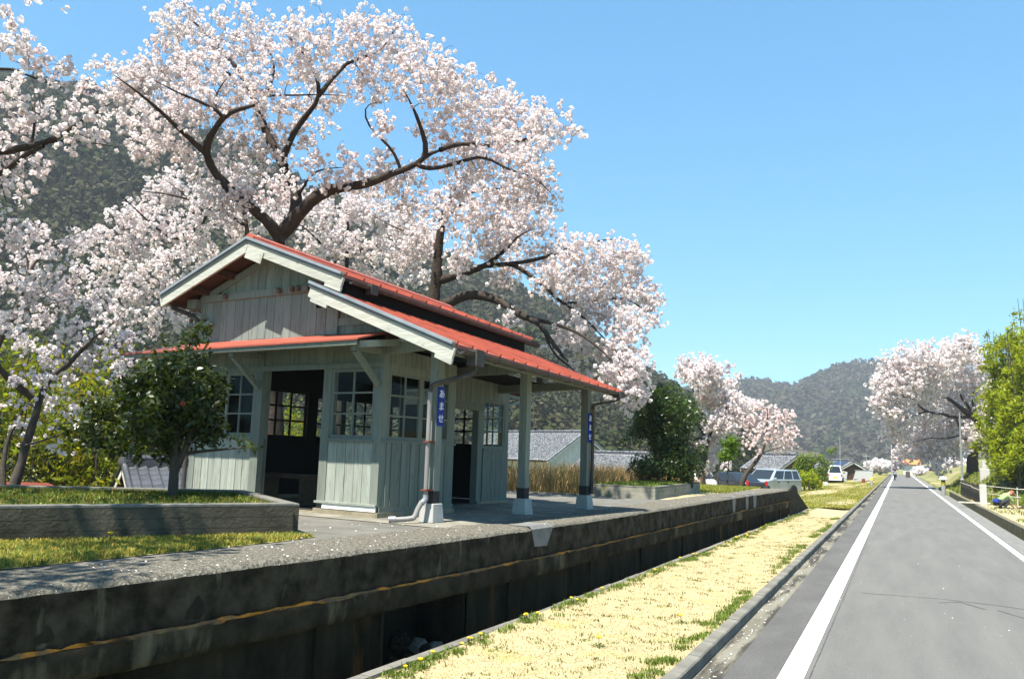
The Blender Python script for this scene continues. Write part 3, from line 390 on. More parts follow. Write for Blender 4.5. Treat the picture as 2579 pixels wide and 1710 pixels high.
def quad_cloud(C, N, S, aspect=1.0, r=rng, leaf=False):
    """one quad per centre C with normal N and size S (leaf: pointed diamond)"""
    n = len(C); S = np.broadcast_to(S, (n,))[:, None]
    a = rand_dirs(n, r); U = np.cross(N, a); U /= np.linalg.norm(U, axis=1, keepdims=True)+1e-9; V = np.cross(N, U)
    if leaf: P = [C-U*S*.5, C+V*S*.5*aspect, C+U*S*.5, C-V*S*.5*aspect]
    else: P = [C-U*S*.5-V*S*.5*aspect, C+U*S*.5-V*S*.5*aspect, C+U*S*.5+V*S*.5*aspect, C-U*S*.5+V*S*.5*aspect]
    VV = np.stack(P, 1).reshape(-1, 3); F = np.arange(4*n).reshape(n, 4)
    return VV, F
def woods(name, H, n, size, per, pal, seed, tmin=.0, q=.36, tmax=1.0, j0_=.15, j1_=.92):
    r = np.random.default_rng(seed); m, nx, _ = H.shape
    i = r.uniform(tmin*(m-9), (m-8.2)*tmax, n); j = r.uniform(nx*j0_, (nx-1.01)*j1_, n)
    i0 = i.astype(int); j0 = j.astype(int); fi = (i-i0)[:, None]; fj = (j-j0)[:, None]
    P = (H[i0, j0]*(1-fi)+H[i0+1, j0]*fi)*(1-fj) + (H[i0, j0+1]*(1-fi)+H[i0+1, j0+1]*fi)*fj
    # stands of evergreens and bare woods alternate over the slope
    stand = np.sin(i*.31+1.3)*np.sin(j*.17+.4) + .6*np.sin(i*.13-j*.29) + r.normal(0, .55, n)
    col = np.where((stand > .55)[:, None], pal[0], np.where((stand > .1)[:, None], pal[1], np.where((stand > -.7)[:, None], pal[2], pal[3])))
    col = (col*.75+.25*pal.mean(0))*r.uniform(.78, 1.2, (n, 1))
    sz = size*r.uniform(.6, 1.35, n)
    d = rand_dirs(n*per, r); d[:, 2] = np.abs(d[:, 2])*1.1 - .15
    rad = r.uniform(.55, 1, n*per)
    C = np.repeat(P, per, 0) + d*(np.repeat(sz, per)*rad)[:, None]*A(.62, .62, .95) + A(0,0,1)*np.repeat(sz, per)[:, None]*.45
    Nn = d + rand_dirs(n*per, r)*.7; Nn /= np.linalg.norm(Nn, axis=1, keepdims=True)
    V, F = quad_cloud(C, Nn, np.repeat(sz, per)*q, r=r, leaf=False)
    tint = np.repeat(np.repeat(col, per, 0)*r.uniform(.8, 1.2, (n*per, 1)), 4, 0)
    return tag(mesh_np(name, V, F, M['hilltree'], tint=tint), kind='stuff')
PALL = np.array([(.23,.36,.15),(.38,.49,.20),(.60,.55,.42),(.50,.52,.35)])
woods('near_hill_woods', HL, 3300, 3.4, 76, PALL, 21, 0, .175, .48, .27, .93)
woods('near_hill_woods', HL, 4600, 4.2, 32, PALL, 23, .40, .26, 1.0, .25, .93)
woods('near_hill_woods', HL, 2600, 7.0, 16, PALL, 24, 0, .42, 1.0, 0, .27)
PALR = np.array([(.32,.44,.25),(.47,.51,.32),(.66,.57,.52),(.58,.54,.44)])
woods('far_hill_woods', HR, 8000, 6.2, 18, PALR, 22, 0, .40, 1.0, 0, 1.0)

# ------------------------------------------------------------------ road
def strip(name, x0, x1, ys, z, mat, crown=0):
    """x0,x1 functions or numbers"""
    f0 = x0 if callable(x0) else (lambda y: y*0+x0); f1 = x1 if callable(x1) else (lambda y: y*0+x1)
    ys = np.asarray(ys, float); zz = z(ys) if callable(z) else ys*0+z
    V = np.vstack([np.stack([f0(ys), ys, zz], 1), np.stack([f1(ys), ys, zz], 1)]); n = len(ys); k = np.arange(n-1)
    return mesh_np(name, V, np.stack([k, k+n, k+n+1, k+1], 1), mat)
YR = np.concatenate([np.linspace(-8, 40, 25), np.linspace(45, 190, 30)])
tag(strip('road', -.92, 2.25, YR, 0.0, M['asphalt']), kind='structure')
tag(strip('road_shoulder', -1.31, -.92, YR, 0.0, M['asphalt2']), kind='structure')
tag(strip('road_shoulder', 2.25, 2.70, YR, -.002, M['shoulder']), kind='structure')
tag(strip('roadside_gutter', -1.525, -1.31, YR, -.006, M['gutterc']), kind='structure')
tag(strip('road_marking', -.925, -.735, YR, .005, M['line']), kind='structure')
tag(strip('road_marking', 2.075, 2.20, YR, .005, M['line']), kind='structure')
def ribbon(name, pts, w, mat, z=.0035, jit=.008):
    P, _ = resample2(pts, .12); P = P + rng.normal(0, jit, P.shape); d = np.gradient(P, axis=0); d /= np.linalg.norm(d, axis=1, keepdims=True); n_ = np.stack([-d[:,1], d[:,0]], 1)
    ww = w*(.5+rng.random((len(P),1))); V = np.vstack([np.c_[P-n_*ww/2, np.full(len(P), z)], np.c_[P+n_*ww/2, np.full(len(P), z)]]); k = np.arange(len(P)-1); n = len(P)
    tag(mesh_np(name, V, np.stack([k, k+1, k+n+1, k+n], 1), mat), kind='structure')
def resample2(pts, st):
    P = np.array(pts, float); d = np.concatenate([[0], np.cumsum(np.linalg.norm(np.diff(P, axis=0), axis=1))]); s_ = np.linspace(0, d[-1], max(3, int(d[-1]/st)))
    return np.stack([np.interp(s_, d, P[:,i]) for i in (0,1)], 1), s_
ribbon('road_crack', [(-.5,12.47),(-.04,12.51),(.46,12.58),(1.09,12.43),(1.6,12.2),(2.2,12.1)], .018, M['crack'])
ribbon('road_crack', [(.42,12.2),(.67,12.43),(.9,12.0)], .02, M['crack'])
ribbon('road_crack', [(1.05,12.0),(1.35,11.4),(1.5,10.9)], .014, M['crack'])
ribbon('road_crack', [(-1.25,44.3),(-.96,44.48),(-.15,44.96)], .10, M['crack'], .006)
ribbon('road_seam', [(-.70,3),(-.69,12),(-.70,22)], .008, M['crack'], .0035, .001)
# kerb stones, one by one
kb = thing('kerb', 'long low grey concrete kerb between the road gutter and the dry lawn', 'kerb', (-1.58, 0, 0))
def kerb_mesh(Lk):
    m = MB(); m.prism([(-.055,-.1),(.055,-.1),(.055,.082),(.045,.095),(-.055,.098)], 0.004, Lk-.004); return m
k0 = kerb_mesh(.6).build('kerb_stone', M['kerb'], kb); k0.location = (0, 1.2, 0)
for i in range(1, 150):
    o = k0.copy(); COL.objects.link(o); o.parent = kb; o.location = (rnd.uniform(-.004,.004), 1.2+.6*i, rnd.uniform(-.005,.004)); o.rotation_euler.z = rnd.uniform(-.006,.006)
mk = MB(); mk.prism([(-.055,-.1),(.055,-.1),(.055,.09),(-.055,.095)], 91.2, 180); tag(mk.build('far_kerb_run', M['kerb'], kb), kind='stuff')

# lawn between the ditch and the kerb
def lawn_h(x, y): return .045 + .03*np.sin(x*2.1+y*.35)*np.sin(y*.9) + .02*ss(x, -1.9, -1.64) - .0*y
def lawn_grid(name, ys, mat, nx=26, xr=-1.637):
    V = []; ys = np.asarray(ys)
    for y in ys:
        x = np.linspace(ditch_x(y)+.10, xr, nx); V.append(np.stack([x, x*0+y, lawn_h(x, y)], 1))
    V = np.vstack(V); I, J = np.meshgrid(np.arange(nx-1), np.arange(len(ys)-1)); q = (J*nx+I).ravel()
    return mesh_np(name, V, np.stack([q, q+1, q+nx+1, q+nx], 1), mat, smooth=True)
tag(lawn_grid('dry_lawn', np.linspace(0, 33.5, 150), M['lawn']), kind='structure')
def verge_h(x, y):
    return .05 - .33*(1-ss(x, -6.8, -2.3))*ss(y, 31, 37) - .02 + .05*np.sin(x*1.1+y*.21)*np.sin(y*.33) - 1.2*(1-ss(x, -15, -12))
tag(grid_obj('grass_verge', lines([(-14,-7,12),(-7,-1.637,22)]), lines([(33.5,60,50),(60,180,50)]), verge_h, M['verge']), kind='structure')
def track(name, pts, w):
    P = np.array(pts, float); t = np.linspace(0, len(P)-1, 60); X = np.interp(t, range(len(P)), P[:,0]); Y = np.interp(t, range(len(P)), P[:,1])
    dx = np.gradient(X); dy = np.gradient(Y); l = np.hypot(dx, dy); nxx, nyy = -dy/l, dx/l
    V = []
    for k in np.linspace(-1, 1, 7):
        ww = w*(1+.18*np.sin(t*3.1)+.12*np.sin(t*7.7)); x = X+nxx*k*ww; y = Y+nyy*k*ww
        V.append(np.stack([x, y, verge_h(x, y)+.02*(1-abs(k))-.004], 1))
    V = np.vstack(V); n = 60; I, J = np.meshgrid(np.arange(n-1), np.arange(6)); q = (J*n+I).ravel()
    tag(mesh_np(name, V, np.stack([q, q+1, q+n+1, q+n], 1), M['sand'], smooth=True), kind='structure')
track('dirt_track', [(-5.6,88),(-4.4,78),(-3.9,66),(-4.6,56),(-6.2,47),(-8,41)], 1.1)
track('dirt_track', [(-3.9,70),(-2.9,80),(-2.4,95)], .5)
track('bare_patch', [(-2.6,33.6),(-2.45,37),(-2.5,41)], .8)

tag(grid_obj('plot_soil', lines([(3.16,5.6,10)]), lines([(22,50,30)]), lambda x, y: .085+.03*np.sin(x*3+y)*np.sin(y*1.3)+x*0, M['sand']), kind='structure')
# ------------------------------------------------------------------ platform
pw = thing('platform_wall', 'long dark stained concrete platform wall with a moss line, beside the ditch', 'wall', (0,0,0))
YW = np.concatenate([np.arange(-4, 14, .09), np.arange(14, 27.95, .25), [27.9]])
def wall_strip(name, prof, mat, y=YW, jit=0.0, smooth=True, gap=None):
    """prof [(offset outward, z)] swept along the platform edge"""
    n = len(y); V = []
    ex = edge_x(y)
    for i, (o, z) in enumerate(prof):
        j = rng.normal(0, 1, n); j = np.convolve(np.pad(j, 2, 'edge'), [.2,.25,.3,.25,.2][:5], 'valid')*jit; j2 = rng.normal(0, 1, n)*jit*.6
        V.append(np.stack([ex+o+j, y, z+j2], 1))
    V = np.vstack(V); m = len(prof); I, J = np.meshgrid(np.arange(n-1), np.arange(m-1)); q = (J*n+I).ravel()
    if gap is not None:
        ym = (y[I.ravel()]+y[I.ravel()+1])/2; keep = (ym < gap[0]) | (ym > gap[1]); q = q[keep]
    return mesh_np(name, V, np.stack([q, q+1, q+n+1, q+n], 1), mat, pw, smooth=smooth)
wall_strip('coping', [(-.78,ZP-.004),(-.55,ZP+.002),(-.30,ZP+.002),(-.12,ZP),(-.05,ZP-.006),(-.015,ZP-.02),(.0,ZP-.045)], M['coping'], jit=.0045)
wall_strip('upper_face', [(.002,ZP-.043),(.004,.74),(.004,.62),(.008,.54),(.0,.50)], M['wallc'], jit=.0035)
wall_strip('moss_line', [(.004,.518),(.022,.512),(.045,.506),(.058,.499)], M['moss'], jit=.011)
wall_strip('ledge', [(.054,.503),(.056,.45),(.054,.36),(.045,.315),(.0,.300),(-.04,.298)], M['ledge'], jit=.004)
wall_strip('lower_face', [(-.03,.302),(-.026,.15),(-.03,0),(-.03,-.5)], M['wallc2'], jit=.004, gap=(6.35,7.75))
# hollow under the ledge with loose stones
hb = MB(); hb.box(-4.62,-4.60,6.3,7.85,-.5,.31); hb.box(-4.62,-4.07,6.3,6.34,-.5,.31); hb.box(-4.62,-4.05,7.76,7.8,-.5,.31); hb.box(-4.62,-4.1,6.3,7.8,-.52,-.46)
hb.build('hollow', M['wallc2'], pw)
for i in range(16):
    b = bmesh.new(); bmesh.ops.create_icosphere(b, subdivisions=1, radius=1)
    for v in b.verts: v.co = Vector((v.co.x*rnd.uniform(.7,1.2), v.co.y*rnd.uniform(.7,1.2), v.co.z*rnd.uniform(.55,.9)))
    me = bpy.data.meshes.new('stone'); b.to_mesh(me); b.free(); me.materials.append(M['wallc'] if i % 3 else M['rubble'])
    s = rnd.uniform(.06,.15); o = new_obj('stone', me, pw); o.scale = (s,s,s); yy = 6.45+1.2*rnd.random(); d = rnd.uniform(.02,.34)
    o.location = (edge_x(yy)-d, yy, -.38+.5*max(0, d-.1)*1.7+rnd.uniform(0,.1)); o.rotation_euler = (rnd.random()*3, rnd.random()*3, rnd.random()*3)
for y0 in (-.6, 1.35, 3.15, 5.55, 8.6, 10.9, 13.1, 15.6, 18.2, 20.9, 23.6, 26.2):
    m = MB(); x = float(edge_x(y0)); m.box(x-.05, x-.004, y0, y0+.34, -.5, .299); m.build('pier', M['wallc2'], pw)
# mortar repairs that run over the edge
for y0, w, zl in ((9.1,.55,.62),(21.4,.34,.40),(22.3,.42,.30),(19.9,.4,.5)):
    x = float(edge_x(y0)); sx = float(edge_x(y0+w))-x
    m = MB(); m.add([(x+.008,y0,ZP-.03),(x+sx+.008,y0+w*1.05,ZP-.03),(x+sx*.7+.010,y0+w*.75,zl),(x+sx*.1+.010,y0+w*.15,zl+.015),(x-.03,y0,ZP+.006),(x+sx-.03,y0+w*1.05,ZP+.006),(x-.30,y0-.03,ZP+.008),(x+sx-.30,y0+w,ZP+.008)],
        [(0,1,2,3),(0,4,5,1),(4,6,7,5)]); m.build('mortar_patch', M['patch'], pw)
# two flat dark plates: shade of broken-out hollows put into their colour
for y0, sc in ((3.35,.55),(4.35,.75)):
    x = float(edge_x(y0)); tx = float(edge_x(y0+.1))-x; P_ = [(-.06,0),(.10,-.01),(.16,.05),(.12,.14),(.06,.20),(.02,.13),(-.04,.09)]
    V = [(x+tx*u*10*sc+.009, y0+u*sc, .545+v*sc) for u, v in P_]; V2 = [(a-.004, b, c) for a, b, c in V]; n_ = len(V)
    m = MB(); m.add(V+V2, [tuple(range(n_))]+[(i,(i+1)%n_,n_+(i+1)%n_,n_+i) for i in range(n_)]); m.build('hollow_shade_patch', M['hollow_shade'], pw)
# end ramp of the platform
m = MB(); m.add([(-3.16,27.9,ZP),(-6.0,27.9,ZP),(-6.0,30.0,.70),(-3.12,30.0,.70),(-3.10,33.4,.02),(-6.2,33.4,-.3),(-3.16,27.9,-.5),(-3.12,30,-.5),(-3.10,33.4,-.5)], [(0,3,2,1),(3,4,5,2),(0,6,7,3),(3,7,8,4)])
m.build('end_ramp', M['wallc'], pw)
# ditch kerb
dk = thing('ditch_kerb', 'narrow grey concrete kerb along the ditch at the edge of the dry lawn', 'kerb', (0,0,0))
y = np.arange(0, 33.5, .6)
for i, y0 in enumerate(y):
    x0, x1 = float(ditch_x(y0+.005)), float(ditch_x(y0+.595)); z = .05+rnd.uniform(-.008,.008)
    m = MB(); m.add([(x0,y0+.004,-.5),(x0+.10,y0+.004,-.5),(x1+.10,y0+.596,-.5),(x1,y0+.596,-.5),(x0,y0+.004,z),(x0+.10,y0+.004,z),(x1+.10,y0+.596,z),(x1,y0+.596,z)],
       [(0,3,2,1),(4,5,6,7),(0,1,5,4),(1,2,6,5),(2,3,7,6),(3,0,4,7)]); m.build('kerb_stone', M['kerb'], dk)

# platform surfaces
BACK = np.array([(-17,-4),(-16,3),(-15,4.8),(-12.8,8.74),(-11.25,10.5),(-10.7,13),(-10.0,15.2),(-8.6,16.9),(-5.95,17.35)])
def back_x(y): return np.interp(y, BACK[:,1], BACK[:,0])
tag(strip('platform_paving', back_x, lambda y: edge_x(y)-.77, np.linspace(-4, 17.35, 80), ZP-.008, M['pave']), kind='structure')
tag(strip('platform_sand', -6.0, lambda y: edge_x(y)-.77, np.linspace(17.35, 27.9, 24), ZP-.008, M['sand']), kind='structure')
m = MB(); P = BACK
for i in range(len(P)-1):
    (xa,ya),(xb,yb) = P[i], P[i+1]; m.bar((xa,ya,ZP-.2),(xb,yb,ZP-.2),.16,.44)
tag(m.build('platform_back_kerb', M['planter_top']), 'pale concrete kerb along the back edge of the platform', 'kerb')
# apron of pale concrete round the station
B0 = A(-5.864, 8.859, 0); BY = -.126036
EA = A(math.cos(BY), math.sin(BY), 0); EB = A(-math.sin(BY), math.cos(BY), 0)
def wb(a, b, z): return tuple(B0 + a*EA + b*EB + A(0,0,z))
V = [wb(-4.1,-.42,ZP-.001), wb(1.46,-.47,ZP-.001), wb(1.52,.6,ZP-.001), wb(1.44,5.0,ZP-.001), wb(-4.1,5.0,ZP-.001)]
tag(mesh_np('station_apron', V, np.array([[0,1,2,3,4]]), M['conc']), kind='structure')
# platform lawn in front of the planter
V = [(-6.62,4.50,ZP-.002),(-5.34,6.60,ZP-.002),(-5.05,6.62,ZP-.002),(-5.02,6.1,ZP-.002),(-5.08,5.4,ZP-.002),(-5.2,4.2,ZP-.002),(-5.32,3.1,ZP-.002),(-5.5,1,ZP-.002),(-5.7,-1,ZP-.002),(-9.5,-1,ZP-.002)]
tag(mesh_np('platform_lawn', V, np.array([list(range(len(V)))]), M['plawn']), kind='structure')

# left planter (L of two board-marked walls)
pl = thing('planter', 'long low mossy concrete planter wall with a tree in it, left of the station', 'planter', (-5.33,6.6,ZP))
def planter_wall(parent, pts, h, th, mat, top):
    for (p, q) in zip(pts[:-1], pts[1:]):
        p = Vector((*p, 0)); q = Vector((*q, 0)); d = (q-p).normalized(); n = Vector((-d.y, d.x, 0))
        c0 = parent.location
        nb = 3
        for k in range(nb):
            z0 = -.02 + (h-.03+.02)*k/nb; z1 = -.02+(h-.03+.02)*(k+1)/nb
            m = MB(); off = n*(th/2+(.002 if k % 2 else 0))
            a = p+off-Vector((c0.x,c0.y,0)); b = q+off-Vector((c0.x,c0.y,0))
            m.bar((a.x,a.y,(z0+z1)/2),(b.x,b.y,(z0+z1)/2), th+(.004 if k % 2 else 0), z1-z0-.003); m.build('board_course', mat, parent)
        m = MB(); off = n*(th/2); a = p+off-Vector((c0.x,c0.y,0)); b = q+off-Vector((c0.x,c0.y,0))
        m.bar((a.x,a.y,h-.015),(b.x,b.y,h-.015), th+.006, .03); m.build('rim', top, parent, bevel=.006)
planter_wall(pl, [(-5.33,6.60),(-8.6,1.1)], .295, -.12, M['planter'], M['planter_top'])
planter_wall(pl, [(-5.36,6.72),(-7.4,8.2),(-9.6,6.6)], .285, .12, M['planter'], M['planter_top'])
V = [(-5.42,6.62,ZP+.24),(-7.4,8.1,ZP+.24),(-9.6,6.5,ZP+.2),(-11.5,3,ZP+.2),(-8.66,1.1,ZP+.22)]
mesh_np('soil', np.array(V)-A(*pl.location), np.array([[0,1,2,3,4]]), M['plawn'], pl)
# right planter
pr_ = thing('planter', 'sunlit concrete planter wall at the far end of the paving, under the round bush', 'planter', (-4.6,17.1,ZP))
planter_wall(pr_, [(-5.9,17.13),(-4.57,17.1),(-4.72,22.1)], .25, .13, pm('mottled_planter_concrete', (.30,.285,.23), (.20,.19,.15), 2.2, (1,1,2.5), .92, .4, 30, c3=(.15,.15,.06), s3=2.5, k3=(.55,.7)), M['planter_top'])  # concrete colour mottled in two tones with olive patches
V = [(-4.7,17.25,ZP+.2),(-4.85,22.0,ZP+.2),(-5.95,22.0,ZP+.2),(-5.95,17.25,ZP+.2)]
mesh_np('soil', np.array(V)-A(*pr_.location), np.array([[0,1,2,3]]), M['plawn'], pr_)
# ------------------------------------------------------------------ station
ST = thing('station_building', 'small pale green wooden station with red metal roofs and a canopy on posts', 'station', (B0[0],B0[1],ZP), BY)
def tilt(V):
    V = np.array(V, float); V[:,2] += -.046*V[:,1]*ss(V[:,2], 2.45, 2.95); V[:,2] -= ZP; return V
def sb(mb, name, mat, parent=None, **k):
    mb.v = [tilt(np.vstack(mb.v))]; return mb.build(name, mat, parent or ST, **k)
def sbox(name, mat, a0, a1, b0, b1, z0, z1, parent=None, **k): return sb(MB().box(a0,a1,b0,b1,z0,z1), name, mat, parent, **k)
def sbar(name, mat, p, q, w, h, parent=None, up=(0,0,1), **k): return sb(MB().bar(p,q,w,h,up), name, mat, parent, **k)
AL, AM, AF = -3.642, -.897, 0.0           # left corner, main corner, projecting bay corner
B1, B2 = 1.543, 4.402                     # end of the bay, end of the building
def gable_top(a): return 4.40 - .365*abs(a+2.235)
def boards(name_mat, axis, fix, c0, c1, z0, z1, n, th=.018, out=-1, topf=None, lap=False, nm='board'):
    """upright boards along axis 'a' (gable faces, fixed b) or 'b' (long faces, fixed a); out = side they face"""
    e = np.linspace(c0, c1, n+1); e[1:-1] += rng.uniform(-.012, .012, n-1)
    for i in range(n):
        g = .0035; u0, u1 = e[i]+g, e[i+1]-g; d = rnd.uniform(0,.004) + (.012 if lap and i % 2 else 0)
        f0, f1 = (fix, fix+out*(th+d)); lo, hi = min(f0,f1), max(f0,f1)
        zt0 = z1 if topf is None else topf(u0); zt1 = z1 if topf is None else topf(u1)
        zz = z0 + rnd.uniform(-.004,.002)
        prof = [(u0,zz),(u1,zz),(u1,zt1),(u0,zt0)]
        m = MB()
        if axis == 'a': m.prism(prof, lo, hi, 'y')
        else: m.prism(prof, lo, hi, 'x')
        sb(m, nm, name_mat)
# --- floor plinth
sbox('foundation', M['found'], -1.06, .035, -.045, B1+.03, ZP-.05, .925)
sbox('foundation', M['found'], AL-.03, -2.18, -.045, .10, ZP-.05, .93)
sbox('foundation', M['found'], AL-.03, AL+.1, .10, B2+.03, ZP-.05, .93)
sbox('foundation', M['found'], -2.18, -1.06, 0.0, B2+.02, ZP-.05, ZP+.012)
sbox('foundation', M['found'], AM-.12, AM+.03, 3.46, B2+.03, ZP-.05, .905)
sbox('foundation', M['found'], AL+.1, -2.18, .10, B2+.02, ZP-.05, ZP+.008)
sbox('inner_floor', M['dirt'], -2.0, -1.0, .06, B2-.05, ZP+.0121, ZP+.016)
# --- gable face: posts, sills, lintel
pst = M['paint']
sbox('corner_post', pst, -.122, .004, -.028, .095, .93, 2.99)
sbox('door_post', pst, -1.017, -.878, -.030, .10, .93, 3.18)
sbox('door_post', pst, -2.337, -2.18, -.034, .12, ZP, 3.18)
sbox('corner_post', pst, AL, AL+.12, -.028, .10, .94, 3.20)
sbox('lintel', M['paint'], -2.45, .0, -.052, -.031, 2.725, 2.795)
sbox('lintel', M['paint'], AL+.12, -2.45, -.040, -.01, 2.725, 2.795)
for a0, a1 in ((-.878,-.122), (AL+.12,-2.337)):
    sbox('window_sill', M['paint'], a0-.005, a1+.005, -.048, -.004, 1.785, 1.825)
# skirting
sbox('skirting', M['paint_worn'], -1.035, .012, -.062, -.002, .995, 1.022)
sbox('skirting', M['paint'], -1.017, .004, -.030, -.002, .925, .995)
sbox('skirting', M['white'], -.90, .0, -.050, -.031, .932, .990)
sbox('skirting', M['paint_worn'], AL-.01, -2.335, -.058, -.002, .985, 1.012)
sbox('skirting', M['paint'], AL, -2.337, -.030, -.002, .93, .985)
boards(M['paint_worn'], 'a', 0, -.878, -.122, 1.022, 1.785, 5)
boards(M['paint_worn'], 'a', 0, AL+.12, -2.337, 1.012, 1.785, 8)
# boards above the lintel
boards(M['paint'], 'a', 0, -2.18, -1.017, 2.795, 3.16, 7)
boards(M['paint'], 'a', 0, AL+.12, -2.337, 2.795, 3.16, 7)
sbox('panel', M['paint'], -.876, -.124, -.010, .01, 2.795, 3.02)
sbox('rail', M['paint'], -.878, -.122, -.024, -.010, 2.955, 3.02)
def window(name_parent, axis, fix, c0, c1, z0, z1, cols, rows, out, mat, glass=True, fr=.042, sashes=None, depth=.035, bar=.022):
    """frame > glazing bars, panes"""
    s = out; f0, f1 = fix-s*depth*.5, fix+s*depth*.5; lo, hi = min(f0,f1), max(f0,f1)
    def bx(m, u0, u1, za, zb, l=lo, h=hi):
        if axis == 'a': m.box(u0,u1,l,h,za,zb)
        else: m.box(l,h,u0,u1,za,zb)
    m = MB(); bx(m, c0, c1, z1-fr, z1); bx(m, c0, c1, z0, z0+fr*1.15); bx(m, c0, c0+fr, z0+fr*1.15, z1-fr); bx(m, c1-fr, c1, z0+fr*1.15, z1-fr)
    F = sb(m, 'window_frame', mat)
    i0, i1, j0, j1 = c0+fr, c1-fr, z0+fr*1.15, z1-fr
    for i in range(1, cols):
        u = i0+(i1-i0)*i/cols; w = bar*(2.4 if sashes and i in sashes else 1)
        m = MB(); bx(m, u-w/2, u+w/2, j0+.001, j1-.001, lo+.006, hi-.006); sb(m, 'glazing_bar', mat, F)
    for j in range(1, rows):
        z = j0+(j1-j0)*j/rows; m = MB(); bx(m, i0+.001, i1-.001, z-bar/2, z+bar/2, lo+.008, hi-.008); sb(m, 'glazing_bar', mat, F)
    for i in range(cols):
        for j in range(rows):
            ua, ub = i0+(i1-i0)*i/cols+bar*.5+.002, i0+(i1-i0)*(i+1)/cols-bar*.5-.002; za, zb = j0+(j1-j0)*j/rows+bar*.5+.002, j0+(j1-j0)*(j+1)/rows-bar*.5-.002
            m = MB(); bx(m, ua, ub, za, zb, (lo+hi)/2-.0015, (lo+hi)/2+.0015); sb(m, 'pane', M['clear'], F)
    return F
window(ST, 'a', 0, -.878, -.122, 1.825, 2.725, 2, 3, -1, M['paint'])
window(ST, 'a', 0, AL+.12, -2.337, 1.825, 2.725, 4, 3, -1, M['paint'], sashes=(2,))
# --- upper gable
boards(M['paint_top'], 'a', 0, AL+.10, AM, 3.19, 3.79, 16, th=.02)
sbox('corner_board', M['paint_top'], AL, AL+.10, -.030, .05, 3.19, 3.93)
sbox('corner_board', M['paint_top'], AM-.02, AM+.055, -.022, .05, 3.19, 3.79)
sbox('gable_beam', M['paint_top'], AL+.02, -1.0, -.055, .02, 3.792, 3.895)
boards(M['paint_top'], 'a', 0, AL+.42, AM-.1, 3.895, 4.3, 14, th=.018, topf=lambda a: max(3.90, gable_top(a)-.06))
for sgn in (-1, 1):
    sbar('rake_board', M['paint_top'], (-2.235, -.032, gable_top(-2.235)-.055), (-2.235+sgn*1.42, -.032, gable_top(-2.235+1.42)-.055), .018, .10)
# side panel under the canopy roof, right of the main gable
boards(M['paint_top'], 'a', .03, AM+.055, .30, 3.19, 3.30, 9, th=.016)
sbox('rail', M['paint_top'], AM+.055, .05, -.008, .03, 3.30, 3.405)
boards(M['paint_top'], 'a', .03, AM+.055, -.15, 3.405, 3.5, 5, th=.012, topf=lambda a: 3.71-.384*(a+.95))
# insulators and small fittings on the beam
def insulator(a, z, b=-.10, s=1.0):
    m = MB(); m.lathe([(.018*s,0),(.034*s,.008*s),(.036*s,.02*s),(.024*s,.028*s),(.034*s,.036*s),(.036*s,.05*s),(.024*s,.058*s),(.032*s,.066*s),(.026*s,.085*s),(.0*s+.004,.088*s)], (a,b,z), 10); sb(m, 'insulator', M['ceramic'], smooth=True)
for a in (-3.05,-1.93,-1.66,-1.55): insulator(a, 3.80)
sbox('junction_box', M['ceramic'], -1.48, -1.36, -.10, -.056, 3.80, 3.86)
sbar('insulator_arm', M['paint_top'], (-3.86,-.08,3.455), (-3.32,-.08,3.455), .05, .05)
for a in (-3.79,-3.50): insulator(a, 3.48, -.08, .9)
sbox('purlin_end', M['paint_top'], -3.86, -3.66, -.12, .3, 3.70, 3.84)
# --- awning over the gable door
zi, zo, bo = 3.195, 2.975, -.70
AW = sb(MB().add([(AL-.02,.0,zi),(.075,.0,zi-.004),(.16,bo,zo),(-4.50,bo,zo-.02),(AL-.02,.0,zi-.022),(.075,.0,zi-.026),(.16,bo,zo-.022),(-4.50,bo,zo-.042)],
    [(0,1,2,3),(7,6,5,4),(0,4,5,1),(1,5,6,2),(2,6,7,3),(3,7,4,0)]), 'awning_roof', M['roof'])
sbar('awning_fascia', M['paint'], (-4.46,bo+.03,zo-.058), (.12,bo+.03,zo-.048), .02, .05)
sbar('awning_rail', M['paint_worn'], (-4.3,bo+.10,zo-.062), (.06,bo+.10,zo-.052), .05, .03)
sb(MB().add([(AL-.02,.0,zi+.004),(AL-.02,4.4,zi+.06),(-4.50,4.5,zo-.02),(-4.50,bo+.005,zo-.016),(AL-.02,.0,zi-.02),(AL-.02,4.4,zi+.04),(-4.50,4.5,zo-.05),(-4.50,bo+.005,zo-.046)],
    [(0,1,2,3),(7,6,5,4),(0,4,5,1),(1,5,6,2),(2,6,7,3),(3,7,4,0)]), 'back_roof', M['roof'])
sb(MB().add([(-3.9,-.02,3.09),(-.1,-.02,3.09),(.1,bo+.02,zo-.03),(-4.4,bo+.02,zo-.05)], [(0,1,2,3)]), 'awning_soffit', M['paint'])
for a in (-.062, -2.26, -3.58):
    sbar('bracket_arm', M['paint'], (a,-.03,2.93), (a+.06,bo+.10,2.885), .07, .07)
    sbar('brace', M['paint'], (a,-.035,2.50), (a+.05,bo+.15,2.86), .055, .065)
sbar('awning_hip', M['paint'], (.10,-.62,2.915), (.22,-.03,3.03), .06, .08)
# --- projecting bay, long face
sbox('corner_post', pst, -.12, .004, B1-.13, B1, .93, 2.98)
boards(M['paint'], 'b', 0, .095, B1-.13, .99, 1.785, 14, out=1, lap=True)
sbox('skirting', M['paint'], -.02, .022, .0, B1+.004, .925, .99)
sbox('window_sill', M['paint'], -.01, .036, .0, B1+.004, 1.785, 1.82)
window(ST, 'b', -.01, .095, .765, 1.82, 2.69, 2, 3, 1, M['paint'])
window(ST, 'b', -.01, .765, 1.41, 1.82, 2.69, 2, 3, 1, M['paint'])
sbox('lintel', M['paint'], -.02, .022, .095, B1-.13, 2.69, 2.79)
boards(M['paint'], 'b', 0, .095, B1-.13, 2.79, 3.0, 13, out=1)
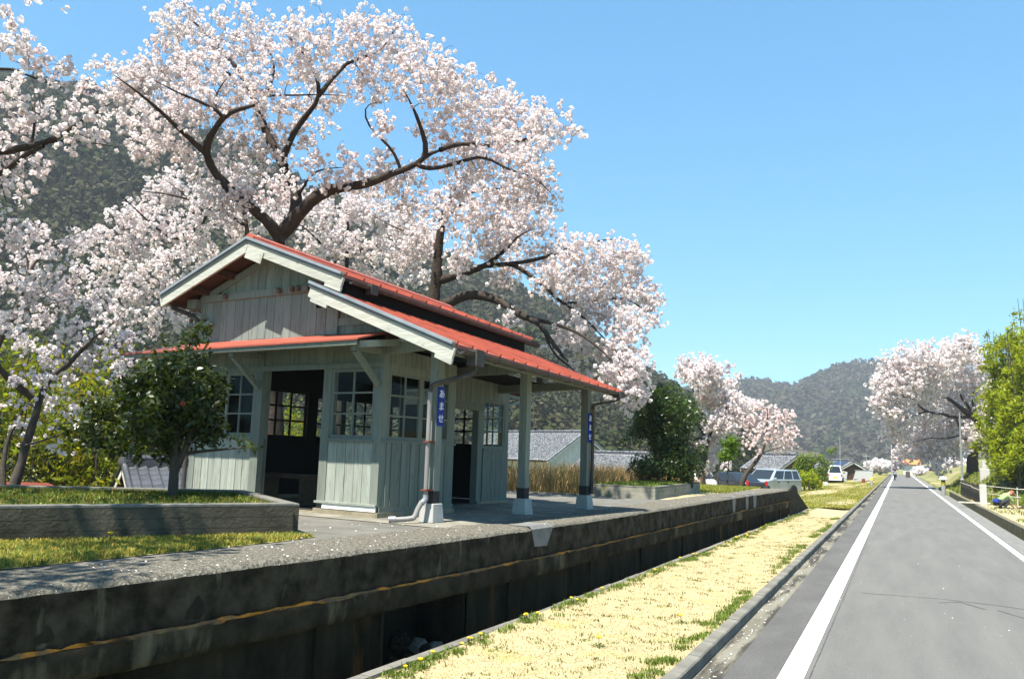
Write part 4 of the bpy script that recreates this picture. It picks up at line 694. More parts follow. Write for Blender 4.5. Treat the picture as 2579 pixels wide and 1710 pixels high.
# return wall of the bay and recessed front
boards(M['paint'], 'a', B1, AM, -.12, .93, 3.05, 8, out=1)
sbox('door_post', pst, AM-.12, AM+.004, 3.456, 3.60, ZP, 2.55)
sbox('corner_post', pst, AM-.13, AM+.004, 4.27, B2, ZP, 3.08)
sbox('door_post', pst, AM-.12, AM+.004, B1, B1+.12, ZP, 3.0)
sbox('lintel', M['paint'], AM-.05, AM+.024, B1+.12, 3.60, 2.385, 2.515)
boards(M['paint'], 'b', AM, B1+.12, 3.60, 2.515, 3.10, 14, out=1)
boards(M['paint'], 'b', AM, 3.60, 4.27, 2.665, 3.12, 5, out=1)
sbox('lintel', M['paint'], AM-.04, AM+.026, 3.60, 4.27, 2.60, 2.665)
window(ST, 'b', AM-.02, 3.60, 4.27, 1.77, 2.60, 2, 3, 1, M['paint'])
sbox('window_sill', M['paint'], AM-.03, AM+.03, 3.60, 4.27, 1.72, 1.77)
boards(M['paint'], 'b', AM, 3.60, 4.27, .955, 1.72, 5, out=1)
sbox('skirting', M['paint'], AM-.03, AM+.022, 3.60, 4.27, .905, .955)
# --- inside: dark walls, rear and far windows
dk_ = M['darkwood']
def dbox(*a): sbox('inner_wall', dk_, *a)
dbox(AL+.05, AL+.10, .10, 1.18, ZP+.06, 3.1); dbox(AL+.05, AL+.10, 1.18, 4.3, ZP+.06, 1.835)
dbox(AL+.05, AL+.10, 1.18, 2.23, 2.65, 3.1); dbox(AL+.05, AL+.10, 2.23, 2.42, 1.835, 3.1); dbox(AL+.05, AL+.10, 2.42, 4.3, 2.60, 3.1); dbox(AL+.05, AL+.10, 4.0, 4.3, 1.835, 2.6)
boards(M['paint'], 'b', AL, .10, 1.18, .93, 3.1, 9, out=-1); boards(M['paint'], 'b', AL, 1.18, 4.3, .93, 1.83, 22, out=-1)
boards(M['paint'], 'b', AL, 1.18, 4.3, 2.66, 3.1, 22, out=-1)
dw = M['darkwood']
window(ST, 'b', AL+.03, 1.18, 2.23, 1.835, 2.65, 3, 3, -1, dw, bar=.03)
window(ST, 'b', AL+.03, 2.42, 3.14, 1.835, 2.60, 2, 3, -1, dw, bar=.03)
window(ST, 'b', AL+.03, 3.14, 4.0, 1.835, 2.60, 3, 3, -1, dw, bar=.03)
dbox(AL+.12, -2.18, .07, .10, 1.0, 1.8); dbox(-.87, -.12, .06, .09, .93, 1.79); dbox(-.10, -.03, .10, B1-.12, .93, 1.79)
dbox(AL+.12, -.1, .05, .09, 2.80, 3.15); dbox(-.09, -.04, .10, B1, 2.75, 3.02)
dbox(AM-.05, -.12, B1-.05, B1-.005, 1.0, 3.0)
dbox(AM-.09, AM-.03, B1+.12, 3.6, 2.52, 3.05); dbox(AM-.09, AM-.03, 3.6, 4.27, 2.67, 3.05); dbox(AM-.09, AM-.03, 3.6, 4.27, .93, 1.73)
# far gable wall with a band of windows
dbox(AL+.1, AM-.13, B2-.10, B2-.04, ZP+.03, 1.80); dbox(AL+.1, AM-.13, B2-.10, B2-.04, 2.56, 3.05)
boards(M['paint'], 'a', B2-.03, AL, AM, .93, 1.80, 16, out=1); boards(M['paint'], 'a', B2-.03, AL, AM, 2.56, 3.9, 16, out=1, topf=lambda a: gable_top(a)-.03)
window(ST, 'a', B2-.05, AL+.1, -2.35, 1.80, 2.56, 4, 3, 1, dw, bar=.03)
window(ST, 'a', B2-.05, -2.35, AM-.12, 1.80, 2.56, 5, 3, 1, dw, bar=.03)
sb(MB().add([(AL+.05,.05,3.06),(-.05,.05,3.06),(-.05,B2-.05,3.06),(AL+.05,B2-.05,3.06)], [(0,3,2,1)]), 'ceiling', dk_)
sbox('inner_wall', dk_, AM-.06, AM, .10, B1, 3.0, 3.06)
# --- awning and bracket on the far gable
sb(MB().add([(AL,B2,3.19),(AM-.02,B2,3.19),(AM-.02,5.02,2.99),(AL,5.02,2.99),(AL,B2,3.16),(AM-.02,B2,3.16),(AM-.02,5.02,2.95),(AL,5.02,2.95)], [(0,1,2,3),(7,6,5,4),(0,4,5,1),(1,5,6,2),(2,6,7,3),(3,7,4,0)]), 'awning_roof', M['roof'])
sbar('awning_rail', M['paint'], (AL,4.96,2.93), (AM-.03,4.96,2.93), .05, .06)
sbar('bracket_arm', M['paint'], (AM-.06,B2+.0,2.90), (AM-.06,5.0,2.90), .08, .08)
sbar('brace', M['paint'], (AM-.06,B2+.01,2.55), (AM-.06,4.88,2.86), .06, .07)
# --- canopy posts on blocks, tie beams
def post(b, nm='canopy_post'):
    p = sbox(nm, pst, .735, .855, b-.12, b, 1.23, 2.89 if b < 1 else 2.94)
    sbox('base_band', M['black'], .731, .859, b-.124, b+.004, 1.085, 1.23, p)
    m = MB(); a0, a1, b0, b1 = .795-.112, .795+.112, b-.06-.112, b-.06+.112; k = .02
    m.add([(a0,b0,ZP),(a1,b0,ZP),(a1,b1,ZP),(a0,b1,ZP),(a0+k,b0+k,1.085),(a1-k,b0+k,1.085),(a1-k,b1-k,1.085),(a0+k,b1-k,1.085)], [(0,3,2,1),(4,5,6,7),(0,1,5,4),(1,2,6,5),(2,3,7,6),(3,0,4,7)])
    sb(m, 'base_block', M['conc_blk'], p, bevel=.006)
for b in (.106, 2.205, 4.112): post(b)
for b, a0 in ((.046, -.0), (2.145, AM), (4.052, AM)):
    sbar('tie_beam', M['paint'], (a0+.02,b,2.965), (.80,b,3.02), .10, .13)
    if a0 < -.1: sbox('strut', M['paint'], -.12, 0, b-.05, b+.05, 3.03, 3.38)
sbox('eave_plate', M['paint'], .755, .835, -.30, 4.15, 3.05, 3.10)
sbox('purlin', M['paint'], -.11, -.02, -.30, 4.15, 3.36, 3.44)
# --- roofs
ang_l, ang_u = .384, .365
def zlow(a): return 3.795 - ang_l*(a+.95)
LE, LB0, LB1 = 1.365, -.40, 4.17
lr = sb(MB().add([(-1.0,LB0+.02,zlow(-1.0)-.05),(LE-.02,LB0+.02,zlow(LE)-.05),(LE-.02,LB1-.02,zlow(LE)-.05),(-1.0,LB1-.02,zlow(-1.0)-.05),(-1.0,LB0+.02,zlow(-1)-.075),(LE-.02,LB0+.02,zlow(LE)-.075),(LE-.02,LB1-.02,zlow(LE)-.075),(-1.0,LB1-.02,zlow(-1)-.075)],
    [(0,1,2,3),(7,6,5,4),(0,4,5,1),(1,5,6,2),(2,6,7,3),(3,7,4,0)]), 'canopy_roof', M['paint'])
def sheets(parent, a_top, a_eave, zf, b0, b1, w, sgn=1):
    b = b0; k = 0
    while b < b1-.05:
        e = min(b+w, b1); j = rnd.uniform(-.006,.006)
        sb(MB().add([(a_top,b,zf(a_top)),(a_eave+j,b,zf(a_eave)),(a_eave+j,e-.004,zf(a_eave)),(a_top,e-.004,zf(a_top)),
            (a_top,b,zf(a_top)-.05),(a_eave+j,b,zf(a_eave)-.048),(a_eave+j,e-.004,zf(a_eave)-.048),(a_top,e-.004,zf(a_top)-.05)],
            [(0,1,2,3),(7,6,5,4),(0,4,5,1),(1,5,6,2),(2,6,7,3),(3,7,4,0)]), 'roof_sheet', M['roof'], parent)
        sbar('roof_batten', M['roof'], (a_top,b,zf(a_top)+.013), (a_eave+sgn*.012,b,zf(a_eave)+.013), .030, .034, parent)
        b = e; k += 1
    sbar('roof_batten', M['roof'], (a_top,b1-.012,zf(a_top)+.013), (a_eave+sgn*.012,b1-.012,zf(a_eave)+.013), .030, .034, parent)
sheets(lr, -.95, LE, zlow, LB0+.04, LB1, .305)
def zup(a): return 4.535 - ang_u*abs(a+2.235)
UB0, UB1 = -.42, 4.34; UE = -.41; UEL = -4.06
ur = sb(MB().add([(-2.235,UB0+.05,zup(-2.235)-.055),(UE-.02,UB0+.05,zup(UE)-.052),(UE-.02,UB1-.03,zup(UE)-.052),(-2.235,UB1-.03,zup(-2.235)-.055),(UEL+.02,UB0+.05,zup(UEL)-.052),(UEL+.02,UB1-.03,zup(UEL)-.052),
    (-2.235,UB0+.05,zup(-2.235)-.08),(UE-.02,UB0+.05,zup(UE)-.077),(UE-.02,UB1-.03,zup(UE)-.077),(-2.235,UB1-.03,zup(-2.235)-.08),(UEL+.02,UB0+.05,zup(UEL)-.077),(UEL+.02,UB1-.03,zup(UEL)-.077)],
    [(0,1,2,3),(0,3,5,4),(6,9,8,7),(6,10,11,9),(0,4,10,6),(0,6,7,1),(1,7,8,2),(3,2,8,9),(3,9,11,5),(4,5,11,10)]), 'main_roof', M['brownwood'])
sheets(ur, -2.235, UE, zup, UB0+.05, UB1, .333); sheets(ur, -2.235, UEL, zup, UB0+.05, UB1, .333, -1)
sb(MB().prism([(-2.33,zup(-2.33)-.0),(-2.32,zup(-2.32)+.055),(-2.235,zup(-2.235)+.075),(-2.15,zup(-2.15)+.055),(-2.14,zup(-2.14)-.0)], UB0+.0, UB1+.01), 'ridge_cap', M['roof'], ur)
# bargeboards and their metal edge strips
def barge(parent, p, q, cut=True):
    (a0,z0),(a1,z1) = p, q; bb = UB0
    sbar('bargeboard', M['trim'], (a0,bb,z0-.125), (a1,bb,z1-.125), .035, .135, parent)
    sbar('edge_strip', M['flash_dark'], (a0,bb-.004,z0-.037), (a1,bb-.004,z1-.037), .05, .045, parent)
    sbar('edge_strip', M['flash'], (a0,bb-.012,z0+.0), (a1,bb-.012,z1+.0), .07, .034, parent)
barge(ur, (-2.238,zup(-2.238)), (UE+.0,zup(UE))); barge(ur, (-2.232,zup(-2.232)), (UEL,zup(UEL)))
UB0s = UB0; UB0 = LB0-.01
barge(lr, (-.98,zlow(-.98)), (LE,zlow(LE)))
UB0 = UB0s
sbar('barge_end', M['trim'], (UE-.30,-.421,zup(UE-.30)-.215), (UE-.02,-.421,zup(UE-.02)-.215), .03, .055, ur)
sbar('barge_end', M['trim'], (LE-.26,-.412,zlow(LE-.26)-.215), (LE-.02,-.412,zlow(LE-.02)-.215), .03, .06, lr)
sbar('barge_end', M['trim'], (-.95,-.412,zlow(-.95)-.215), (-.66,-.412,zlow(-.66)-.215), .03, .06, lr)
sbar('barge_plate', M['trim'], (-2.23,-.445,zup(-2.23)-.205), (-1.90,-.445,zup(-1.90)-.205), .012, .16, ur)
# rafters / purlins seen under the gable overhang
for a in (-3.50, -2.96, -2.235, -1.5, -.95): sbox('purlin', M['brownwood'], a-.04, a+.04, -.40, .0, zup(a)-.175, zup(a)-.082)
sbar('eave_board', M['darkwood'], (-.455,-.32,3.66), (-.455,4.12,3.66), .02, .36)
sbox('eave_board', M['darkwood'], -.93, -.455, -.34, -.32, 3.48, 3.80)
sbox('eave_board', M['darkwood'], -.93, -.455, 4.10, 4.12, 3.48, 3.80)
sbar('purlin_end', M['brownwood'], (-.50,4.2,3.83), (-.50,4.68,3.83), .06, .08)
# fascia of the canopy
sbar('fascia', M['paint'], (LE-.06,LB0+.03,zlow(LE)-.085), (LE-.06,LB1-.03,zlow(LE)-.085), .03, .07, lr)
# gutters
def gutter(name, a, z, b0, b1, parent, r=.055):
    n = 7; m = MB(); V = []; F = []
    for b in (b0, b1):
        for rr in (r, r*.86):
            for k in range(n): t = math.pi + math.pi*k/(n-1); V.append((a+rr*math.cos(t), b, z+rr*math.sin(t)))
    for k in range(n-1): F += [(k,k+1,2*n+k+1,2*n+k),(n+k,3*n+k,3*n+k+1,n+k+1)]
    F += [tuple(range(n))+tuple(range(2*n-1,n-1,-1)), tuple(range(2*n,3*n))+tuple(range(4*n-1,3*n-1,-1))]
    F += [(0,2*n,3*n,n),(n-1,2*n-1,4*n-1,3*n-1)]
    m.add(V, F); return sb(m, name, M['gutter'], parent, smooth=True)
g1 = gutter('gutter', LE+.055, 2.845, LB0+.05, LB1-.02, lr)
for b in np.arange(-.2, 4.1, .61): sbox('gutter_bracket', M['gutter'], LE+.0, LE+.11, b-.008, b+.008, 2.785, 2.80, g1)
g2 = gutter('gutter', UE+.045, zup(UE)-.07, UB0+.10, UB1-.02, ur, .045)
sbox('gutter_hopper', M['gutter'], UE-.01, UE+.10, .02, .15, 3.70, 3.83, g2)
sbox('gutter_hopper', M['gutter'], LE-.01, LE+.13, -.14, .02, 2.69, 2.88, g1)
sbox('gutter_hopper', M['gutter'], LE-.01, LE+.13, 3.84, 3.98, 2.72, 2.88, g1)
g3 = gutter('gutter', UEL-.045, zup(UEL)-.07, UB0+.05, UB1, ur, .05)
# downpipes
def spipe(name, pts, r, mat, n=10, parent=None): return sb(MB().tube(pts, r, n), name, mat, parent, smooth=True)
spipe('drainpipe', [(1.43,-.06,2.72),(1.43,-.06,2.64),(1.39,-.07,2.60),(.90,-.10,2.50),(.83,-.10,2.47),(.815,-.105,2.40)], .030, M['gutter'])
dp = spipe('drainpipe', [(.815,-.105,2.42),(.815,-.105,1.17)], .028, M['pipe'])
for z in (1.80, 1.235): sbox('pipe_clip', M['rust'], .772, .858, -.150, -.02, z, z+.018, dp)
spipe('pipe_elbow', [(.815,-.105,1.19),(.815,-.105,1.14),(.80,-.15,1.09)], .035, M['chrome'], parent=dp)
spipe('pipe_elbow', [(.80,-.15,1.11),(.78,-.20,1.02),(.775,-.225,.96),(.76,-.25,.92)], .032, M['pipe'], parent=dp)
spipe('pipe_foot', [(.765,-.245,.925),(.71,-.30,.912),(.60,-.385,.900)], .031, M['pipe'], parent=dp)
spipe('pipe_elbow', [(.61,-.38,.907),(.57,-.41,.906),(.545,-.43,.902)], .037, M['chrome'], parent=dp)
spipe('drainpipe', [(1.43,3.91,2.72),(1.43,3.91,2.66),(1.38,3.93,2.62),(.93,4.10,2.55),(.89,4.12,2.50),(.885,4.12,1.1)], .030, M['gutter'])
spipe('drainpipe', [(UEL-.045,-.2,3.80),(UEL-.03,-.2,3.72),(UEL+.30,-.09,3.60),(AL-.03,-.06,3.55),(AL-.035,-.06,.90)], .035, M['gutter'])
# --- enamel signs on the posts, name board, bench
def text_mesh(body, size, extrude=.002):
    c = bpy.data.curves.new('lettering', 'FONT'); c.body = body; c.size = size; c.extrude = extrude; c.align_x = 'CENTER'; c.align_y = 'CENTER'
    o = bpy.data.objects.new('lettering', c); COL.objects.link(o); bpy.context.view_layer.update()
    me = bpy.data.meshes.new_from_object(o.evaluated_get(bpy.context.evaluated_depsgraph_get())); bpy.data.objects.remove(o); return me
def enamel_sign(b, label, zc):
    # stands edge-on across the post, lettering on the face towards the track
    p = wb(.868, b+.005, zc); t = thing('station_sign', label, 'sign', p, BY + math.pi/2)
    MB().box(-.062,.062,-.006,.006,-.235,.235).build('sign_plate', M['signblue'], t, bevel=.004)
    for i, ch in enumerate('あませ'):
        me = text_mesh(ch, .112); me.materials.append(M['signwhite']); o = new_obj('lettering', me, t); o.rotation_euler = (R(90),0,0); o.location = (0,-.0075,.145-.148*i)
    return t
enamel_sign(.046, 'blue enamel sign with white lettering あませ on the front canopy post', 2.235)
enamel_sign(4.052, 'blue enamel sign with white lettering on the farthest canopy post', 2.15)
t = thing('name_board', 'faded pale board lettered AMASE STATION hanging inside the station windows', 'sign', wb(-.47,1.44,2.47), BY)
MB().box(-.38,.38,-.012,.012,-.11,.11).build('board', M['board'], t)
me = text_mesh('AMASE STATION', .088); me.materials.append(M['ink']); o = new_obj('lettering', me, t); o.rotation_euler = (R(90),0,0); o.location = (0,-.0145,.04)
t = thing('bench', 'plain dark wooden bench inside the station beside the open doorway', 'bench', wb(-3.0,1.0,ZP+.012), BY)
MB().box(-.2,.9,-.19,.19,.36,.42).build('seat', M['bench'], t)
for x in (-.1,.75): MB().box(x,x+.09,-.16,.16,0,.36).build('leg', M['bench'], t)
# ------------------------------------------------------------------ trees
def resample(pts, step):
    P = np.array(pts, float); d = np.concatenate([[0], np.cumsum(np.linalg.norm(np.diff(P, axis=0), axis=1))])
    n = max(2, int(d[-1]/step)+1); s = np.linspace(0, d[-1], n)
    # smooth interpolation through the points
    Q = np.stack([np.interp(s, d, P[:,i]) for i in range(3)], 1)
    for _ in range(2):
        if n > 4: Q[1:-1] = Q[1:-1]*.5 + (Q[:-2]+Q[2:])*.25
    return Q, s/d[-1]
class Geo:
    def __init__(s): s.V = []; s.F = []; s.n = 0
    def add(s, V, F): s.V.append(V); s.F.append(F+s.n); s.n += len(V)
    def arr(s): return np.vstack(s.V), np.vstack(s.F)
def puffs(C, per, rad, size, r, tintf=None):
    n = len(C); d = rand_dirs(n*per, r); rr = (np.repeat(rad, per) if np.ndim(rad) else rad)*r.uniform(.55, 1.0, n*per)
    P = np.repeat(C, per, 0) + d*rr[:, None]
    N = d + rand_dirs(n*per, r)*.55; N /= np.linalg.norm(N, axis=1, keepdims=True)
    return quad_cloud(P, N, size*r.uniform(.75, 1.25, n*per), r=r)
def cherry(label, key, seed, twigs, bl_step, rad, size, per, mat='blossom', bark='bark', group=None, spread=.10, sides=(9,3), loc_z=None, bare=.0, scale_r=1.0, keep=None, name='cherry_tree', thin=.66, extra=(), trunk_thin=.86):
    r = np.random.default_rng(seed); D = TREES[key]; G = Geo(); nodes = []; nrad = []; alln = []
    for li_, (pts, r0, r1) in enumerate(D['limbs']):
        if li_ and nodes:
            pa = np.vstack(alln); p0 = np.array(pts[0]); dd = np.linalg.norm(pa-p0, axis=1); j = int(np.argmin(dd))
            if .03 < dd[j] < 1.6 and p0[2] > D['limbs'][0][0][0][2]+1.2: pts = [list(pa[j])]+list(pts)
        Q, t = resample(pts, .18); Q = Q + np.cumsum(r.normal(0, .006, Q.shape), 0)*(1-r0)
        th = thin if li_ else trunk_thin; r1 = min(r1, .045) if r1 > .035 else .007; rr = (r0*(1-t)**.85 + r1*(1-(1-t)**.85))*th; rr = rr*(1+.06*np.sin(t*23)+.04*r.normal(size=len(t)))
        V, F = tube_np(Q, rr, sides[0] if r0 > .06 else 6); G.add(V, F)
        alln.append(Q)
        k = t > (.35 if r0 > .15 else .1); nodes.append(Q[k]); nrad.append(rr[k])
    base = np.array(D['limbs'][0][0][0])
    N = np.vstack(nodes); NR = np.concatenate(nrad); N0 = len(N)
    L = np.array(list(D['lobes'])+list(extra)); w = L[:,3]**2; w /= w.sum()
    li = r.choice(len(L), twigs, p=w); d = rand_dirs(twigs, r); u = r.uniform(0, 1, twigs)**.42
    T = L[li, :3] + d*(L[li, 3]*u)[:, None]
    if keep is not None: T = T[keep(T)]
    dist = np.array([np.min(np.linalg.norm(N-t, axis=1)) for t in T]); T = T[np.argsort(dist)]
    cap = N0 + len(T)*8; NA = np.zeros((cap, 3)); NA[:N0] = N; RA = np.zeros(cap); RA[:N0] = NR; cnt = N0
    BC = []
    for t in T:
        dd = np.linalg.norm(NA[:cnt]-t, axis=1); i = int(np.argmin(dd+.0)); p = NA[i]; ln = dd[i]
        if ln < .05: BC.append(t[None]); continue
        m = max(3, min(9, int(ln/.14)+2)); s = np.linspace(0, 1, m)[:, None]
        bend = r.normal(0, .10, 3)*ln + A(0, 0, .10)*ln
        Q = p*(1-s)+t*s + bend*(4*s*(1-s))*.8 + r.normal(0, .012*min(ln,1.5), (m, 3))*np.sin(np.pi*s)
        ra = min(RA[i]*.8, .009+.015*ln)*scale_r; rr = ra*(1-s[:,0])+.004*scale_r*s[:,0]
        V, F = tube_np(Q, rr, sides[1]); G.add(V, F)
        k = min(7, m-1); sel = np.linspace(1, m-1, k).astype(int)
        NA[cnt:cnt+k] = Q[sel]; RA[cnt:cnt+k] = rr[sel]; cnt += k
        if r.random() < bare: continue
        nb = max(2, int(ln*.85/bl_step)); sb_ = r.uniform(.22, 1.04, nb)
        B = np.stack([np.interp(sb_, s[:,0], Q[:,c]) for c in range(3)], 1) + r.normal(0, spread, (nb, 3))*A(1,1,.8)
        BC.append(B)
    C = np.vstack(BC)
    z = base[2] if loc_z is None else loc_z
    t = thing(name, label, 'tree', (base[0], base[1], z), 0, group); off = A(base[0], base[1], z)
    V, F = G.arr(); mesh_np('trunk', V-off, F, M[bark], t, smooth=True)
    rad_ = rad*r.uniform(.7, 1.25, len(C))
    V, F = puffs(C, per, rad_, size, r)
    tn = np.repeat(r.uniform(.90, 1.06, (len(C), 1))*np.where(r.random((len(C),1)) < .25, A(1.0,.93,.93), A(1,.985,.98)), per*4, 0)
    mesh_np('crown', V-off, F, M[mat], t, tint=np.clip(tn, 0, 1.18))
    return t
EX = [(-7.2,1.2,5.6,.9),(-6.0,2.6,6.3,.9),(-8.4,2.4,6.0,1.0),(-9.5,4.0,6.2,1.0),(-7.4,3.6,7.0,.9),(-5.6,1.0,6.6,.8),(-10.5,1.5,5.6,1.1),(-9.0,0.4,5.8,1.0)]
cherry('tall old cherry tree in full blossom directly behind the station roof', 'A', 31, 3900, .066, .050, .040, 12, spread=.085, bare=.14)
cherry('spreading cherry tree whose low boughs droop past the right end of the station roof', 'B', 32, 2900, .074, .055, .045, 11, spread=.095, bare=.14)
cherry('paler cherry tree filling the gap behind the left eave of the station', 'C', 33, 1300, .09, .066, .060, 8, spread=.10)
cherry('slim cherry tree seen over the middle of the station roof', 'D', 34, 1050, .10, .072, .066, 8, spread=.11)
cherry('cherry tree reaching in from the left edge with long level boughs', 'E', 35, 2000, .064, .046, .042, 9, spread=.07, loc_z=.7, extra=EX)
cherry('thin shaded cherry tree with forked grey stems at the far left behind the planter', 'F', 36, 700, .066, .040, .038, 7, bark='bark2', spread=.09, loc_z=.7, thin=.62, trunk_thin=.62)
cherry('tall upright white cherry tree behind the round evergreen bush', 'H', 37, 1300, .10, .068, .066, 7, spread=.11)
cherry('small leaning pink cherry tree at the far end of the platform', 'G', 38, 300, .085, .045, .050, 6, mat='blossom_pink', bark='bark2', spread=.10)
cherry('big old cherry tree leaning over the road on the right', 'R', 39, 2900, .19, .14, .125, 7, spread=.22, sides=(9,3), scale_r=1.6)
# blossom far down the road
def far_blossom(label, c, rx, rz, n, seed):
    r = np.random.default_rng(seed); d = rand_dirs(n, r)*r.uniform(.4, 1, (n,1)); C = d*A(rx, rx, rz)+A(0,0,rz*1.25)
    t = thing('cherry_tree', label, 'tree', c)
    m = MB(); m.tube([(0,0,0),(.2,0,rz*.8)], [.22,.12], 7)
    for k in range(5): a = k*1.3; m.tube([(.1,0,rz*.6),(math.cos(a)*rx*.6, math.sin(a)*rx*.6, rz*1.4)], [.09,.03], 5)
    m.build('trunk', M['bark'], t)
    V, F = puffs(C, 6, .35, .34, r); mesh_np('crown', V, F, M['blossom'], t, tint=np.full((len(V),3), .95))
far_blossom('low cherry tree in bloom at the far end of the road, left of the roadway', (-3.2,168,-.1), 2.6, 1.3, 380, 51)
far_blossom('low cherry tree in bloom straight ahead where the road vanishes', (4.5,178,-.1), 2.4, .8, 360, 52)
far_blossom('low cherry tree in bloom at the far end of the road, under the orange roof', (9.5,172,.2), 4.2, 1.5, 480, 53)
far_blossom('rounded cherry tree in bloom behind the big roadside cherry', (9.5,98,1.6), 4.6, 3.2, 700, 54)

# ------------------------------------------------------------------ evergreen bushes and other green trees
def leaf_tree(name, label, cat, loc, lobes, n, size, mat, seed, stems, group=None, aspect=.45, pal=((.55,1.25),), bark='bark2', shell=.45, clump=.0, up=.25, hue=None, extra=None):
    """lobes [(x,y,z,rx,rz)] relative to loc"""
    r = np.random.default_rng(seed); L = np.array(lobes, float); w = L[:,3]**2*L[:,4]; w /= w.sum()
    li = r.choice(len(L), n, p=w); d = rand_dirs(n, r); u = r.uniform(shell, 1, n)**.8
    P = L[li,:3] + d*np.stack([L[li,3], L[li,3], L[li,4]], 1)*u[:,None]
    P += .10*L[li,3][:,None]*np.sin(P[:, [1,2,0]]*7/L[li,3][:,None]*.6+seed)
    if clump:
        k = max(8, int(n/26)); cc = P[r.choice(n, k)]; j = r.integers(0, k, n); P = np.where((r.random(n) < clump)[:,None], cc[j] + r.normal(0, .28*np.mean(L[:,3])*.5, (n,3)), P)
    N = d*.7 + rand_dirs(n, r)*.8 + A(0,0,up); N /= np.linalg.norm(N, axis=1, keepdims=True)
    V, F = quad_cloud(P, N, size*r.uniform(.65, 1.3, n), aspect, r, leaf=True)
    tint = r.uniform(pal[0][0], pal[0][1], (n,1))*np.ones((n,3))
    if hue is not None: tint = np.where((r.random(n) < hue[0])[:,None], tint*np.array(hue[1]), tint)
    t = thing(name, label, cat, loc, 0, group)
    m = MB()
    for pts, r0, r1 in stems: m.tube(resample(pts, .25)[0] if len(pts) > 2 else pts, np.linspace(r0, r1, len(resample(pts, .25)[0]) if len(pts) > 2 else 2), 7)
    m.build('trunk', M[bark], t, smooth=True)
    mesh_np('crown', V, F, M[mat], t, tint=np.repeat(tint, 4, 0))
    return t
# camellia in the left planter
cam_loc = (-7.34,7.00,ZP+.22)
lob = []
r_ = np.random.default_rng(77)
def lobs(n, c, R_, sz, seed, zmin=None, squash=1.0):
    r = np.random.default_rng(seed); out = []
    for _ in range(n):
        d = rand_dirs(1, r)[0]*r.uniform(.35, 1); p = np.array(c)+d*np.array(R_)*.8
        if zmin is not None and p[2] < zmin: p[2] = zmin+r.uniform(0,.2)
        s = sz*r.uniform(.6,1.2); out.append((p[0],p[1],p[2],s,s*squash))
    return out
cl = lobs(52, (-.10,.0,1.10), (.88,.82,.78), .26, 5, .56) + [(.1,0,1.75,.2,.20),(.15,.1,1.95,.12,.14)] + [(.62,.35,.62,.16,.10),(.78,.38,.58,.10,.07),(-.75,-.35,.62,.27,.18),(-.95,-.42,.75,.24,.2),(-.85,-.3,.98,.26,.22),(-.55,-.3,.55,.25,.16),(-.35,.2,.55,.25,.16)]
leaf_tree('camellia_tree', 'dark glossy camellia tree standing in the left planter before the station', 'tree', cam_loc, cl, 16000, .074, 'camellia', 61,
    [([(0,0,-.05),(-.02,.02,.35),(-.10,.05,.75),(-.22,.1,1.3)],.062,.02),([(-.01,.01,.3),(.10,.05,.6),(.22,.1,1.2)],.045,.015),([(-.02,.02,.3),(.02,-.05,.8),(.02,0,1.9)],.04,.012),([(.05,.03,.5),(.35,.2,.55),(.75,.38,.6)],.022,.008)],
    shell=.2, up=.35, pal=((.5,1.3),), clump=.35)
for i, (x, z, yq) in enumerate(((.66,1.02,-.60),)):
    rm = np.random.default_rng(i+3); d = rand_dirs(14, rm); V, F = quad_cloud(d*.02, d, .034, r=rm)
    o = mesh_np('camellia_flower', V + A(x,yq,z), F, M['rust'], bpy.data.objects['camellia_tree'])
bl = lobs(60, (-.12,0,1.42), (1.08,1.0,1.36), .36, 6, .22)
bl += [(.60*math.cos(a)-.1, .60*math.sin(a), .40, .34, .34) for a in np.linspace(0, 6.0, 13)]
leaf_tree('evergreen_bush', 'large round dark evergreen bush standing in the right planter', 'bush', (-5.25,20.9,ZP+.2), bl, 24000, .09, 'bushleaf', 62,
    [([(0,0,-.05),(.05,0,.6),(.1,0,1.6)],.06,.02),([(.3,.1,-.05),(.35,.1,.6),(.5,.1,1.3)],.045,.015),([(-.25,0,-.05),(-.3,0,.6),(-.5,.1,1.2)],.045,.015),([(.6,0,-.05),(.55,0,.9)],.03,.015)], shell=.35, clump=.3, pal=((.5,1.35),))
leaf_tree('green_shrub', 'bright fresh green shrub beside the leaning pink cherry', 'bush', (-5.15,28.3,ZP), lobs(16,(.1,0,1.2),(.42,.42,.62),.2,8), 2300, .085, 'freshleaf', 63,
    [([(0,0,0),(.02,0,.5),(.1,0,1.3)],.03,.01),([(-.3,0,0),(-.25,0,.6),(-.2,0,1.1)],.025,.01)], shell=.2, clump=.3)
leaf_tree('green_shrub', 'darker sparse shrub with a bare pale stake, left of the fresh green one', 'bush', (-5.9,28.0,ZP), lobs(10,(0,0,.95),(.45,.45,.5),.2,9), 900, .085, 'bushleaf', 64,
    [([(0,0,0),(.02,0,.5),(.1,0,1.3)],.035,.012),([(-.35,0,0),(-.22,0,1.0)],.02,.018)], shell=.2)
leaf_tree('roadside_bush', 'yellow-green bush with bare twigs beside the white van', 'bush', (-6.1,66.4,-.3), lobs(26,(.1,0,1.75),(1.6,1.2,1.45),.52,10,.3)+[(1.6,0,2.9,.35,.35),(1.95,0,3.15,.25,.2)], 4200, .21, 'freshleaf', 65,
    [([(0,0,0),(.1,0,1.2),(.6,0,2.4)],.08,.02),([(-.3,0,0),(-.5,.1,1.0),(-1.0,.1,1.8)],.05,.015),([(.2,0,.4),(.7,-.2,1.2),(1.4,-.2,2.2)],.05,.015)], shell=.2, pal=((.5,1.1),), hue=(.35,(1.2,.75,.8)))
